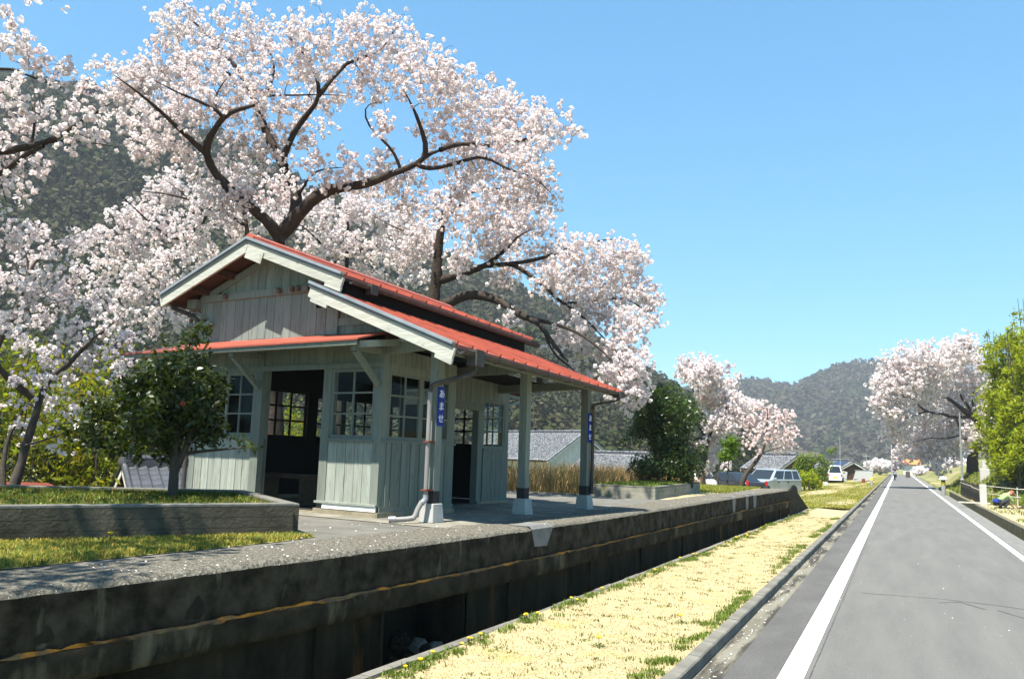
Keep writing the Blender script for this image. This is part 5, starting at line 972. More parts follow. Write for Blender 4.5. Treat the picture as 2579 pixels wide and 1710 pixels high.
leaf_tree('roadside_bush', 'low tangled bush between the silver car and the red drum', 'bush', (-6.2,63.5,-.3), lobs(20,(.2,0,.75),(1.6,.9,.75),.42,11,.1), 2200, .19, 'bamboo', 66, [([(0,0,0),(.1,0,.5),(.3,0,1.1)],.04,.01)], shell=.2, pal=((.6,1.2),))
# bare poplar beyond the cars
m = MB(); rb = np.random.default_rng(5)
t = thing('bare_tree', 'bare pale twiggy tree standing behind the yellow-green bush', 'tree', (-9.5,78,-.45))
m.tube([(0,0,0),(.1,0,2.2),(.05,0,5.2)], [.12,.09,.03], 7)
for k in range(60):
    z0 = rb.uniform(1.4, 4.4); a = rb.uniform(0,6.28); l = rb.uniform(.6,2.0); e = (.08+math.cos(a)*l*.55, math.sin(a)*l*.55, z0+l*.95)
    m.tube([(.08,0,z0),((.08+e[0])/2+rb.normal()*.06,(e[1])/2,(z0+e[2])/2-.1),e], [.035,.024,.010], 4)
m.build('trunk', M['plank'], t)
# woods right behind the left cherry trees: bamboo and evergreens
def grove(label, name, loc, h, rx, n, size, mat, seed, group, pal, hue=None, asp=.3):
    lo = lobs(34, (0,0,h*.52), (rx,rx,h*.52), rx*.46, seed, .3, squash=1.15)
    r = np.random.default_rng(seed)
    st = [([(x,y,-.2),(x*1.1,y*1.1,h*.5),(x*1.5,y*1.4,h*.88)],.05,.012) for x, y in r.uniform(-rx*.4, rx*.4, (6,2))]
    lo += [(x*rx, y*rx, z*h, rx*.5, rx*.55) for x, y, z in r.uniform((-.7,-.7,.06), (.7,.7,.32), (8,3))]
    return leaf_tree(name, label, 'bamboo' if 'bamboo' in name else 'tree', loc, lo, n, size, mat, seed, st, group, asp, (pal,), shell=.15, clump=.45, up=.1, hue=hue)
gs = 'yellow-green bamboo grove behind the left cherry trees'
for i, (x, y, h, rx, mt) in enumerate(((-20.5,10.5,6.6,2.5,'bamboo'),(-22.5,14.5,7.0,2.8,'bamboo'),(-24.5,19,7.0,2.9,'bamboo'),(-24,26,6.4,2.8,'bamboo'),(-18.5,6.5,6.2,2.5,'bamboo'),(-26.5,31,6.0,3.0,'bamboo'),(-21.5,17.5,5.6,2.3,'bamboo'),(-23.5,11.5,7.4,2.8,'bamboo'),(-20.5,8.0,5.0,2.0,'bamboo'))):
    grove('clump of yellow-green bamboo in the grove behind the left cherry trees', 'bamboo_clump', (x,y,-1.8), h, rx, 5200, .25, mt, 80+i, gs, (.28,.85), (.3,(1.15,.8,.9)))
for i, (x, y, h, rx) in enumerate(((-18.3,9.2,3.5,1.6),(-20.8,13.2,3.8,1.8),(-17.0,5.5,3.5,1.6),(-22.5,22.5,3.8,2.0),(-19.6,11.2,3.4,1.5),(-22.0,15.6,3.6,1.7))):
    grove('dark evergreen undergrowth below the bamboo behind the left planter', 'evergreen_tree', (x,y,-1.8), h, rx, 4200, .16, 'camellia', 95+i, 'dark evergreens under the bamboo on the left', (.35,.9), asp=.5)
for i, (x, y, z, h, rx) in enumerate(((5.75,54.5,1.0,9.8,1.75),(7.5,56,1.6,11.2,2.4),(6.1,49.5,1.0,8.6,1.6),(9.8,52,2.0,11.5,3.0),(5.5,52.0,.9,4.6,1.1))):
    lab = ['clump of bright yellow-green bamboo leaning towards the roadside cherry', 'tallest clump of bright bamboo on the right bank', 'bright bamboo clump at the right edge of the picture', 'bamboo clump standing farthest right up the bank', 'low fresh green bamboo clump above the rubble wall'][i]
    grove(lab, 'bamboo_clump', (x,y,z), h, rx, 9000, .30, 'bamboo', 110+i, 'bright bamboo on the right bank', (.55,1.25), (.3,(1.05,.92,.7)))

# ------------------------------------------------------------------ grasses, dandelions, petals
def blades(name, P, h, w, mat, seed, lean=.5, pal=(.7,1.2), hue=None):
    r = np.random.default_rng(seed); n = len(P); a = r.uniform(0, 6.28, n); d = np.stack([np.cos(a), np.sin(a), a*0], 1); s = np.stack([-np.sin(a), np.cos(a), a*0], 1)
    h = h*r.uniform(.5, 1.3, n)[:,None] if np.ndim(h) == 0 else (h*r.uniform(.6,1.25,n))[:,None]; w = (w*r.uniform(.7,1.3,n))[:,None]; ln = lean*r.uniform(.2,1.2,n)[:,None]
    up = A(0,0,1)
    mid = P + up*h*.55 + d*h*ln*.3; tip = P + up*h*(1-.25*ln) + d*h*ln
    V = np.stack([P-s*w*.5, P+s*w*.5, mid+s*w*.42, mid-s*w*.42, tip], 1).reshape(-1, 3); k = np.arange(n)*5
    F4 = np.stack([k, k+1, k+2, k+3], 1); F3 = np.stack([k+3, k+2, k+4], 1)
    t = r.uniform(*pal, (n,1))*np.ones((n,3))
    if hue is not None: t = np.where((r.random(n) < hue[0])[:,None], t*np.array(hue[1]), t)
    return tag(mesh_np(name, V, [F4, F3], M[mat], tint=np.repeat(t, 5, 0)), kind='stuff')
r = np.random.default_rng(200)
# short dry turf, thinner with distance
n = 64000; yy = 3.5 + 25*r.random(n)**2.0; x0 = ditch_x(yy)+.11; xx = x0 + (-1.64-x0)*r.random(n)
blades('dry_turf', np.stack([xx, yy, lawn_h(xx, yy)-.004], 1), .017, .0075, 'drygrass', 201, 1.6, (.75,1.15), (.18,(.78,.76,.66)))
# green tufts: along both kerbs and scattered
def tufts(centres, per, spread, r): 
    C = np.repeat(np.array(centres), per, 0); return C + r.normal(0, 1, C.shape)*np.array([spread, spread, 0])
cs = []
for _ in range(240):
    y_ = 3.8+30*r.random()**1.4; cs.append((ditch_x(y_)+.13+abs(r.normal(0,.07)), y_))
P = tufts([(x, y, 0) for x, y in cs], 26, .045, r); P[:,0] = np.maximum(P[:,0], ditch_x(P[:,1])+.105); P[:,2] = lawn_h(P[:,0], P[:,1])-.004
blades('ditch_edge_grass', P, .055, .010, 'grass', 202, .8, (.6,1.25))
cs = []
for _ in range(300):
    y_ = 3.6+26*r.random()**1.6; 
    if math.sin(y_*1.9)+math.sin(y_*.83+1) < -.5: continue
    cs.append((-1.70-abs(r.normal(0,.10)), y_))
P = tufts([(x, y, 0) for x, y in cs], 30, .04, r); P[:,0] = np.minimum(P[:,0], -1.645); P[:,2] = lawn_h(P[:,0], P[:,1])-.004
blades('kerb_edge_grass', P, .05, .010, 'grass', 203, .8, (.6,1.25))
cs = [( -3.3+1.6*r.random(), 3.8+24*r.random()**1.5) for _ in range(520)]
P = tufts([(x, y, 0) for x, y in cs], 12, .035, r); P = P[P[:,0] > ditch_x(P[:,1])+.12]; P[:,2] = lawn_h(P[:,0], P[:,1])-.004
blades('scattered_weeds', P, .028, .010, 'grass', 204, .9, (.45,1.0))
# platform lawn
def in_poly(P, poly):
    x, y = P[:,0], P[:,1]; c = np.zeros(len(P), bool); j = len(poly)-1
    for i in range(len(poly)):
        xi, yi = poly[i]; xj, yj = poly[j]
        c ^= ((yi > y) != (yj > y)) & (x < (xj-xi)*(y-yi)/(yj-yi+1e-9)+xi); j = i
    return c
poly = [(-6.62,4.50),(-5.34,6.60),(-5.05,6.6),(-5.02,6.1),(-5.08,5.4),(-5.2,4.2),(-5.32,3.1),(-5.5,1),(-9,.4)]
P = np.stack([r.uniform(-7.4,-5, 60000), r.uniform(1.5, 6.6, 60000), np.full(60000, ZP-.004)], 1); P = P[in_poly(P, poly)]
blades('platform_turf', P, .045, .008, 'grass', 205, 1.0, (.6,1.3), (.5,(2.6,1.45,2.0)))
P = np.stack([r.uniform(-11.5,-5.4, 40000), r.uniform(1.5, 8.2, 40000), np.full(40000, ZP+.232)], 1); P = P[in_poly(P, [(-5.46,6.62),(-7.4,8.0),(-9.6,6.4),(-11.4,3),(-8.66,1.3)])]
blades('planter_grass', P, .06, .012, 'grass', 206, 1.2, (.3,.95), (.2,(2.0,1.1,1.3)))
P = np.stack([r.uniform(-5.95,-4.72, 5000), r.uniform(17.28, 21.9, 5000), np.full(5000, ZP+.19)], 1)
blades('planter_grass', P, .11, .016, 'grass', 207, .9, (.6,1.3))
P = np.stack([r.uniform(-6.0,-4.05, 9000), r.uniform(22.2, 28, 9000), np.full(9000, ZP-.01)], 1)
blades('platform_end_grass', P, .07, .018, 'grass', 208, .9, (.6,1.3), (.4,(2.2,1.3,1.4)))
# verge grass
n = 26000; yy = 33.6 + 60*r.random(n)**1.7; xx = -1.66 - 6*r.random(n)**1.2
P = np.stack([xx, yy, verge_h(xx, yy)-.01], 1); k = r.random(n) < (.35+.65*(np.sin(xx*1.7+yy*.23)+np.sin(yy*.41) > -.4)); P = P[k]
blades('verge_turf', P, .07, .03, 'grass', 209, 1.1, (.7,1.3), (.6,(2.3,1.35,1.3)))
xx = 3.4+5*r.random(9000); yy = 44+40*r.random(9000)**1.3
P = np.stack([xx, yy, ground_h(xx, yy)-.01], 1); blades('bank_grass', P, .22, .05, 'grass', 210, .8, (.6,1.2), (.4,(1.8,1.1,1.0)))
xx = 3.3+8*r.random(5000); yy = 30+16*r.random(5000)
P = np.stack([xx, yy, ground_h(xx, yy)-.01], 1); P = P[(np.sin(P[:,0]*2)+np.sin(P[:,1]*.7) > .2)]; blades('plot_grass', P, .14, .03, 'grass', 211, .8, (.6,1.2), (.3,(1.8,1.1,1.0)))
# reeds behind the platform
n = 6500; xx = -11+5.1*r.random(n); yy = 17.45+6*r.random(n)
P = np.stack([xx, yy, ground_h(xx, yy)-.02], 1); blades('dry_reeds', P, .78, .014, 'reed', 212, .6, (.55,1.5), (.12,(.6,.9,.4)))
n = 4200; xx = -9.5+3.6*r.random(n); yy = 22.5+9*r.random(n)
P = np.stack([xx, yy, ground_h(xx, yy)-.02], 1); blades('dry_reeds', P, .7, .02, 'reed', 213, .6, (.6,1.4))
# dandelions: one flower, copied
def dandelion():
    t = thing('dandelion', 'yellow dandelion flowering in the grass along the ditch kerb', 'flower', (0,0,0), 0, 'dandelions along the ditch kerb')
    m = MB(); m.tube([(0,0,0),(.004,0,.05),(.0,.0,.075)], .003, 5); m.build('stem', M['grass'] if False else M['moss'], t)
    m = MB(); m.lathe([(.004,.070),(.020,.078),(.024,.086),(.016,.092),(.004,.093)], (0,0,0), 9); m.build('flower_head', M['yellow'], t, smooth=True)
    rr = np.random.default_rng(1); V = []; F = []
    for k in range(7):
        a = k*.9; d = A(math.cos(a),math.sin(a),0); s = A(-d[1],d[0],0); q = len(V)
        V += [d*.006, d*.05+s*.012+A(0,0,.022), d*.10+A(0,0,.012), d*.05-s*.012+A(0,0,.022)]; F.append((q,q+1,q+2,q+3))
    mesh_np('leaf_rosette', np.array(V), np.array(F), M['grass'], t, tint=np.full((len(V),3), .8)); return t
d0 = dandelion(); ds = []
for k in range(34):
    y_ = 5.6+17*rnd.random()**1.25; ds.append((ditch_x(y_)+.14+abs(rnd.gauss(0,.07)), y_))
for k, (x, y_) in enumerate(ds):
    o = d0 if k == 0 else copy_tree(d0); o.location = (x, y_, float(lawn_h(x, y_))); o.rotation_euler.z = rnd.random()*6; s = rnd.uniform(.6,.95); o.scale = (s,s,s)
for x, y_, lab in ((-2.45,7.3,'lone yellow dandelion in the middle of the dry lawn near the kerb'),(-2.1,8.9,'single yellow dandelion farther up the dry lawn'),(-5.95,5.05,'yellow dandelion at the foot of the left planter')):
    o = copy_tree(d0); o['label'] = lab; del o['group']; o.location = (x, y_, ZP if x < -5 else float(lawn_h(x, y_))); o.scale = (1,1,1)
# fallen petals
n = 1000; k = r.random(n); yy = 4 + 26*r.random(n)**1.8
xx = np.where(k < .45, -1.50+.16*r.random(n), np.where(k < .62, -1.3+3.9*r.random(n), edge_x(yy)-.02-.72*r.random(n)))
zz = np.where(k < .62, .009, ZP+.008)
P = np.stack([xx, yy, zz], 1); N = A(0,0,1)+r.normal(0,.25,(n,3)); N /= np.linalg.norm(N, axis=1, keepdims=True)
V, F = quad_cloud(P, N, .010*r.uniform(.6,1.3,n), r=r, leaf=False); tag(mesh_np('fallen_petals', V, F, M['petal']), kind='stuff')
n = 500; P = np.stack([r.uniform(-9.5,-4.9,n), r.uniform(5.2,13,n), np.full(n, ZP+.006)], 1); N = A(0,0,1)+r.normal(0,.25,(n,3)); N /= np.linalg.norm(N, axis=1, keepdims=True)
V, F = quad_cloud(P, N, .013*r.uniform(.7,1.3,n), r=r); tag(mesh_np('fallen_petals', V, F, M['petal']), kind='stuff')
# ------------------------------------------------------------------ houses
def tile_sheet(name, O_, U_, S_, nu, ns, wu, ls, mat, parent, th=.075, kind=True):
    """rippled, stepped tile field: O_ top-left corner, U_ along the ridge, S_ down the slope (unit vectors); nu x ns tiles"""
    O_, U_, S_ = map(lambda v: np.array(v, float), (O_, U_, S_)); Nn = np.cross(S_, U_); Nn /= np.linalg.norm(Nn); Nn *= np.sign(Nn[2])
    k = 4; us = np.arange(nu*k+1)/k; prof = np.array([0, .75, 1, .55])*th
    V = []; F = []; row = len(us)
    for j in range(ns):
        for e, lift in ((0, 0), (1, .06)):
            h = prof[(np.arange(row)) % k] + lift
            V.append(O_ + np.outer(us*wu, U_) + S_*(j+e)*ls + np.outer(h, Nn))
    V = np.vstack(V); nr = 2*ns; I, J = np.meshgrid(np.arange(row-1), np.arange(nr-1)); q = (J*row+I).ravel()
    o = mesh_np(name, V, np.stack([q, q+1, q+row+1, q+row], 1), mat, parent)
    if kind: tag(o, kind='stuff')
    return o
def house(name, label, cat, P0, P1, run, slope, wall_h, gmat, tmat, over=.45, wu=.27, ls=.30, cap='tile_dark', windows=(), single_tiles=False, gable_both=True, posts=0, kindtile=True):
    """gabled house: ridge from P0 to P1 (P0 = left end as seen); run = half depth, slope = rise per metre"""
    P0 = np.array(P0, float); P1 = np.array(P1, float); Lr = np.linalg.norm((P1-P0)[:2]); ang = math.atan2(P1[1]-P0[1], P1[0]-P0[0]); zr = (P0[2]+P1[2])/2
    zb = zr - run*slope - wall_h
    mid = (P0+P1)/2
    t = thing(name, label, cat, (mid[0], mid[1], zb), ang); H = zr-zb; x0, x1 = -Lr/2, Lr/2; ez = H-run*slope
    r_in = run-over
    m = MB(); m.prism([(-r_in,0),(r_in,0),(r_in,H-r_in*slope-.12),(0,H-.12),(-r_in,H-r_in*slope-.12)], x0+over*.6, x1-over*.6, 'x'); m.build('wall', M[gmat], t)
    m = MB()
    for s in (-1, 1):
        m.add([(x0,0,H-.10),(x1,0,H-.10),(x1,s*run,ez-.10),(x0,s*run,ez-.10),(x0,0,H-.02),(x1,0,H-.02),(x1,s*run,ez-.02),(x0,s*run,ez-.02)], [(0,1,2,3),(4,5,6,7),(0,1,5,4),(1,2,6,5),(2,3,7,6),(3,0,4,7)])
    rf = m.build('roof', M['timber'], t)
    nu = int(Lr/wu); sl = math.hypot(1, slope); ns = int(run*sl/ls)+1
    for s in (-1, 1):
        S_ = A(0, s, -slope)/sl
        if single_tiles and s == -1:
            b = bmesh.new(); w = Lr/nu
            ts = MB(); kx = [0,.3,.55,.8,1.0]; kz = [0,.012,.035,.05,.012]
            V = [(w*a, 0, z) for a, z in zip(kx, kz)] + [(w*a, -ls*1.06, z+.022) for a, z in zip(kx, kz)] + [(w*a, -ls*1.06, z+.002) for a, z in zip(kx, kz)]
            ts.add(V, [(i,i+1,i+6,i+5) for i in range(4)]+[(i+5,i+6,i+11,i+10) for i in range(4)])
            proto = ts.build('tile', M[tmat], rf); first = True
            for j in range(ns):
                for i in range(nu):
                    if first: o = proto; first = False
                    else: o = proto.copy(); COL.objects.link(o)
                    o.parent = rf
                    d = j*ls; o.location = (x0+i*w, -d/sl, H-d*slope/sl+.005+rnd.uniform(0,.004)); o.rotation_euler = (math.atan(slope)+.06, 0, rnd.uniform(-.01,.01))
        else:
            tile_sheet('tile_field', (x0,0,H), (1,0,0), S_, nu, ns, Lr/nu, run*sl/ns, M[tmat], rf, kind=kindtile)
    m = MB(); m.box(x0-.03,x1+.03,-.13,.13,H-.02,H+.16); m.build('ridge', M[cap], rf)
    m = MB(); m.tube([(x0-.05,0,H+.20),(x1+.05,0,H+.20)], .085, 8); m.build('ridge_tile', M[tmat], rf, smooth=True)
    for xe in (x0-.06, x1+.06):
        m = MB(); m.lathe([(.02,-.02),(.15,.0),(.16,.12),(.10,.22),(.11,.32),(.03,.40)], (xe,0,H+.02), 9); m.build('ridge_end_tile', M[cap], rf, smooth=True)
        for s in (-1, 1):
            m = MB(); m.tube([(xe,0,H+.05),(xe,s*run,ez+.05)], .085, 7); m.build('verge_tile', M[tmat], rf, smooth=True)
            m = MB(); xo = xe-(.02 if xe < 0 else -.02); m.bar((xo,0,H-.14),(xo,s*run,ez-.14),.03,.16); m.build('bargeboard', M['plaster'], rf)
    for (wx0, wx1, wz0, wz1) in windows:
        m = MB(); m.box(wx0,wx1,-r_in-.04,-r_in-.005,wz0,wz1); f = m.build('window', M['timber'], t)
        m = MB(); m.box(wx0+.05,wx1-.05,-r_in-.05,-r_in-.041,wz0+.05,wz1-.05); m.build('pane', M['glass'], f)
    for k in range(posts):
        x = x0+over+(Lr-2*over)*k/(posts-1); m = MB(); m.box(x-.06,x+.06,-r_in-.03,-r_in+.02,0,H-r_in*slope-.1); m.build('wall_post', M['timber'], t)
    if posts:
        m = MB(); m.box(x0+over,x1-over,-r_in-.028,-r_in+.02,wall_h*.62,wall_h*.62+.12); m.build('wall_rail', M['timber'], t)
    return t
house('tiled_house', 'small house with glossy grey pan tiles and ochre gable, low behind the left planter', 'house', (-19.35,16.72,1.05), (-16.5,21.4,1.05), 1.9, .52, 1.9, 'yplaster', 'tile', over=.30, wu=.265, ls=.27, single_tiles=True)
house('tiled_house', 'large white-walled house with a long pale tiled roof beyond the dry reeds', 'house', (-38.3,77.6,3.72), (-25.6,71.1,3.72), 4.3, .60, 2.6, 'plaster', 'tile_pale', over=.6, wu=.30, ls=.34, posts=9, windows=((-3.2,-1.8,.9,1.9),(.4,1.6,1.0,2.0)))
# tiled skirt below its right gable
t = bpy.data.objects['tiled_house.001']
house('tiled_house', 'lower tiled house with a level grey ridge between the big house and the round bush', 'house', (-23.6,66.9,1.92), (-17.8,64.2,1.92), 2.8, .62, 1.7, 'plaster', 'tile_pale', over=.4, wu=.30, ls=.34)
house('tiled_house', 'pale tiled roof half hidden behind the leaning pink cherry', 'house', (-11.2,77.4,2.25), (-7.9,75.2,2.25), 2.4, .52, 1.4, 'timber', 'tile_pale', over=.4, wu=.30, ls=.34)
sh = house('tiled_house', 'grey house with dark solar panels on its roof behind the white van', 'house', (-8.9,119.5,2.05), (-5.2,114.6,2.05), 2.6, .50, 2.0, 'timber', 'tile_pale', over=.4, wu=.30, ls=.34)
m = MB(); m.add([(.2,-.35,2.0+1.3-.10),(2.6,-.35,2.0+1.3-.10),(2.6,-1.9,2.0+1.3-.88),(.2,-1.9,2.0+1.3-.88)], [(0,3,2,1)]); so = m.build('solar_panel', M['solar'], sh); so.location.z = .11
# sheet-roofed shed
t = thing('shed', 'low shed with a broad pale sheet roof, right of the white van', 'shed', (-4.6,99,-.5))
m = MB(); m.add([(0,8,1.49),(1.9,6.65,1.52),(1.93,.13,.58),(-.1,1.46,.31)] , [(0,3,2,1)]); m.add([(0,8,1.41),(1.9,6.65,1.44),(1.93,.13,.50),(-.1,1.46,.23)], [(0,1,2,3)]); m.build('roof', M['sheetroof'], t)
m = MB(); m.bar((-.05,8,1.54),(1.95,6.65,1.56),.22,.12); m.build('ridge', M['tile_pale'], t)
m = MB(); m.box(.05,1.7,2.2,6.6,-.05,.6); m.build('wall', M['timber'], t)
t = thing('shed', 'dark open lean-to beside the white van', 'shed', (-6.2,101,-.5))
m = MB(); m.add([(-1.4,0,1.95),(1.0,0,1.35),(1.0,-3,.35),(-.2,-3,.9),(-1.4,0,1.87),(1.0,0,1.27),(1.0,-3,.27),(-.2,-3,.82)], [(0,1,2,3),(7,6,5,4),(0,4,5,1),(1,5,6,2),(2,6,7,3),(3,7,4,0)]); m.build('roof', M['sheetroof'], t)
m = MB(); m.box(-1.2,.7,-2.4,-.2,-.05,.8); m.build('wall', M['iron'], t)
# left shed with rust red verge
t = thing('shed', 'low dark shed with rust red roof edges at the far left behind the planter', 'shed', (-15.4,10.75,-2.35), .42)
m = MB(); m.add([(-1.6,.1,0),(.9,.1,0),(.9,.1,2.45),(-.6,.1,3.05),(-1.6,.1,2.6),(-1.6,2.2,0),(.9,2.2,0),(.9,2.2,2.3),(-.6,2.2,2.9),(-1.6,2.2,2.45)], [(0,1,2,3,4),(9,8,7,6,5),(0,5,6,1),(1,6,7,2),(2,7,8,3),(3,8,9,4),(4,9,5,0)]); m.build('wall', M['darkwood'], t)
m = MB(); m.bar((-.7,.05,3.16),(1.15,.05,2.42),.12,.13); m.bar((-.6,.05,3.16),(-1.9,.05,2.55),.12,.13); m.build('roof_edge', M['rust'], t)
m = MB(); m.add([(-.62,0,3.22),(1.2,0,2.48),(1.2,2.3,2.40),(-.62,2.3,3.1),(-.62,0,3.18),(1.2,0,2.44),(1.2,2.3,2.36),(-.62,2.3,3.06)], [(0,1,2,3),(7,6,5,4),(0,4,5,1),(1,5,6,2),(2,6,7,3),(3,7,4,0)]); m.build('roof', M['rust'], t)
t = thing('far_house', 'distant house with an orange roof at the end of the road', 'house', (2.3,188,-.2))
m = MB(); m.box(-1.5,1.5,-2,2,0,2.3); m.build('wall', M['plaster'], t)
m = MB(); m.prism([(-2.6,2.3),(2.6,2.3),(0,3.3)], -1.8, 1.8, 'x'); m.build('roof', M['oroof'], t)

# ------------------------------------------------------------------ vehicles
def wheel(parent, x, y, r, w=.2):
    s = 1 if y > 0 else -1
    m = MB(); n = 18; V = []; F = []
    prof = [(r*.62,-w/2),(r*.93,-w/2),(r,-w*.32),(r,w*.32),(r*.93,w/2),(r*.62,w/2)]
    for (rr, yy) in prof:
        for k in range(n): a = 2*math.pi*k/n; V.append((rr*math.cos(a), yy, rr*math.sin(a)))
    for i in range(len(prof)-1):
        for k in range(n): k2 = (k+1) % n; F.append((i*n+k, i*n+k2, (i+1)*n+k2, (i+1)*n+k))
    m.add(V, F); o = m.build('wheel', M['tyre'], parent, smooth=True); o.location = (x, y, r)
    q = MB(); V = []; F = []
    for yy, rr in ((-s*w*.1, r*.62),(s*w*.38, r*.60),(s*w*.42, r*.2)):
        for k in range(n): a = 2*math.pi*k/n; V.append((rr*math.cos(a), yy, rr*math.sin(a)))
    for i in range(2):
        for k in range(n): k2 = (k+1) % n; F.append((i*n+k, i*n+k2, (i+1)*n+k2, (i+1)*n+k))
    F.append(tuple(range(2*n, 3*n))); q.add(V, F); q.build('rim', M['rim'], o, smooth=True)
def car(name, label, cat, loc, rz, L, Wd, paint, belt, roofz, sill, pts, wx, wr=.33, tail=False):
    """x forward.  pts: lower-body outline [(x,z)], greenhouse given by (front base, front top, rear top, rear base) in x"""
    t = thing(name, label, cat, loc, rz)
    body, (fb, ft, rt, rb) = pts; hw = Wd/2
    sect = lambda z: hw*(1-.03*abs(z-.6)) if z < belt else hw - (z-belt)*.30
    # lower body: lofted outline, slightly narrower at nose and tail and under the belt
    V = []; n = len(body)
    for s in (-1, 1):
        for x, z in body: V.append((x, s*hw*(1-.06*(abs(x)/(L/2))**3), z))
    for s in (-1, 1):
        for x, z in body: V.append((x*.985, s*hw*.90*(1-.06*(abs(x)/(L/2))**3), z if z > .5 else z+.02))
    m = MB(); F = []
    for i in range(n): j = (i+1) % n; F.append((i, j, n+j, n+i))
    F += [tuple(range(n)), tuple(range(n, 2*n))]
    m.add(V[:2*n], F); b = m.build('body', paint, t, bevel=.035, smooth=True)
    g = lambda x, z, s: (x, s*sect(z), z)
    C = [g(fb,belt-.01,-1), g(ft,roofz,-1), g(rt,roofz,-1), g(rb,belt-.01,-1), g(fb,belt-.01,1), g(ft,roofz,1), g(rt,roofz,1), g(rb,belt-.01,1)]
    m = MB(); m.add(C, [(0,1,2,3),(7,6,5,4),(1,5,6,2),(0,4,5,1),(3,2,6,7)]); cb = m.build('cabin', paint, t, bevel=.03, smooth=True)
    def pane(nm, q, off, parent=None):
        q = [Vector(p) for p in q]; nrm = (q[1]-q[0]).cross(q[2]-q[0]).normalized(); c = sum(q, Vector())/4
        if nrm.dot(c-Vector((0,0,belt))) < 0: nrm = -nrm
        q1 = [p+nrm*off for p in q]; q0 = [p-nrm*.01 for p in q]
        m = MB(); m.add([tuple(p) for p in q1+q0], [(0,1,2,3),(0,4,5,1),(1,5,6,2),(2,6,7,3),(3,7,4,0)]); return m.build(nm, M['glass'], parent or t)
    def lerp4(q, u0, u1, v0, v1):
        P = [Vector(p) for p in q]; f = lambda u, v: (P[0]*(1-u)+P[1]*u)*(1-v)+(P[3]*(1-u)+P[2]*u)*v
        return [f(u0,v0), f(u1,v0), f(u1,v1), f(u0,v1)]
    pane('windscreen', lerp4((C[0],C[4],C[5],C[1]), .06,.94,.06,.93), .006)
    pane('rear_window', lerp4((C[3],C[7],C[6],C[2]), .07,.93,.08,.90), .006)
    for q in ((C[0],C[3],C[2],C[1]), (C[4],C[7],C[6],C[5])):
        for u0, u1 in ((.05,.38),(.41,.70),(.73,.95)): pane('side_window', lerp4(q, u0, u1, .10, .88), .006)
    for x in wx:
        for s in (-1, 1):
            m = MB(); m.tube([(x, s*hw*.86, wr), (x, s*hw*.985, wr)], wr*1.16, 16); m.build('wheel_arch', M['trimblk'], t)
            wheel(t, x, s*(hw-.10), wr)
    m = MB(); m.box(L/2-.06,L/2+.03,-hw*.86,hw*.86,.30,.48); m.build('bumper', M['trimblk'] if tail is None else paint, t, bevel=.02)
    m = MB(); m.box(-L/2-.03,-L/2+.06,-hw*.86,hw*.86,.30,.50); m.build('bumper', M['trimblk'] if tail is None else paint, t, bevel=.02)
    for s in (-1, 1):
        m = MB(); m.box(L/2-.10,L/2+.012,s*hw*.62-.14,s*hw*.62+.14,.62,.76); m.build('headlight', M['lens'], t, bevel=.015)
        m = MB(); m.box(-L/2-.012,-L/2+.08,s*hw*.82-.07,s*hw*.82+.07,.70,.98); m.build('tail_light', M['redlamp'], t, bevel=.012)
        m = MB(); m.box(fb-.30,fb-.16,s*(hw+.10)-.09,s*(hw+.10)+.09,belt+.0,belt+.14); m.build('mirror', paint if paint is not M['carwhite'] else M['trimblk'], t, bevel=.02)
        for x in (-.75, .25): m = MB(); m.box(x-.09,x+.09,s*hw*.985-.02,s*hw*.985+.025,belt-.14,belt-.10); m.build('door_handle', M['trimblk'], t)
    return t
suvb = [(-2.15,.32),(2.15,.32),(2.2,.55),(2.12,.84),(1.05,1.00),(-2.08,1.02),(-2.2,.8)]
hd = math.atan2(-.892, -.448)
car('parked_car', 'silver-blue estate car parked side-on beyond the platform end', 'car', (-7.0,51.6,-.33), hd, 4.4, 1.72, M['silver'], 1.0, 1.60, .3, (suvb, (.98,.25,-1.95,-2.14)), (1.35,-1.32))
sed = [(-2.2,.30),(2.2,.30),(2.22,.55),(2.1,.72),(1.0,.90),(-1.5,.94),(-2.15,.90),(-2.22,.6)]
car('parked_car', 'black saloon car tail-on, just left of the silver-blue car', 'car', (-8.75,48.6,-.33), math.atan2(.6,-.8), 4.4, 1.68, M['carblack'], .92, 1.38, .3, (sed, (.85,.15,-.95,-1.65)), (1.35,-1.3), .31)
car('parked_car', 'white car mostly hidden behind the shrubs at the platform end', 'car', (-11.5,48.6,-.33), math.atan2(.5,-.85), 4.2, 1.66, M['carwhite'], .92, 1.45, .3, (sed, (.85,.2,-1.6,-2.0)), (1.3,-1.3), .31)
van = [(-1.62,.30),(1.62,.30),(1.66,.6),(1.60,1.0),(-1.62,1.05),(-1.65,.6)]
v = car('parked_van', 'small white van seen from behind with a yellow number plate', 'van', (-6.2,97.0,-.33), math.pi/2+.04, 3.3, 1.48, M['carwhite'], 1.03, 1.86, .3, (van, (1.55,1.15,-1.48,-1.62)), (1.1,-1.1), .28)
m = MB(); m.box(-1.69,-1.665,-.165,.165,.52,.70); m.build('number_plate', M['plate'], v)

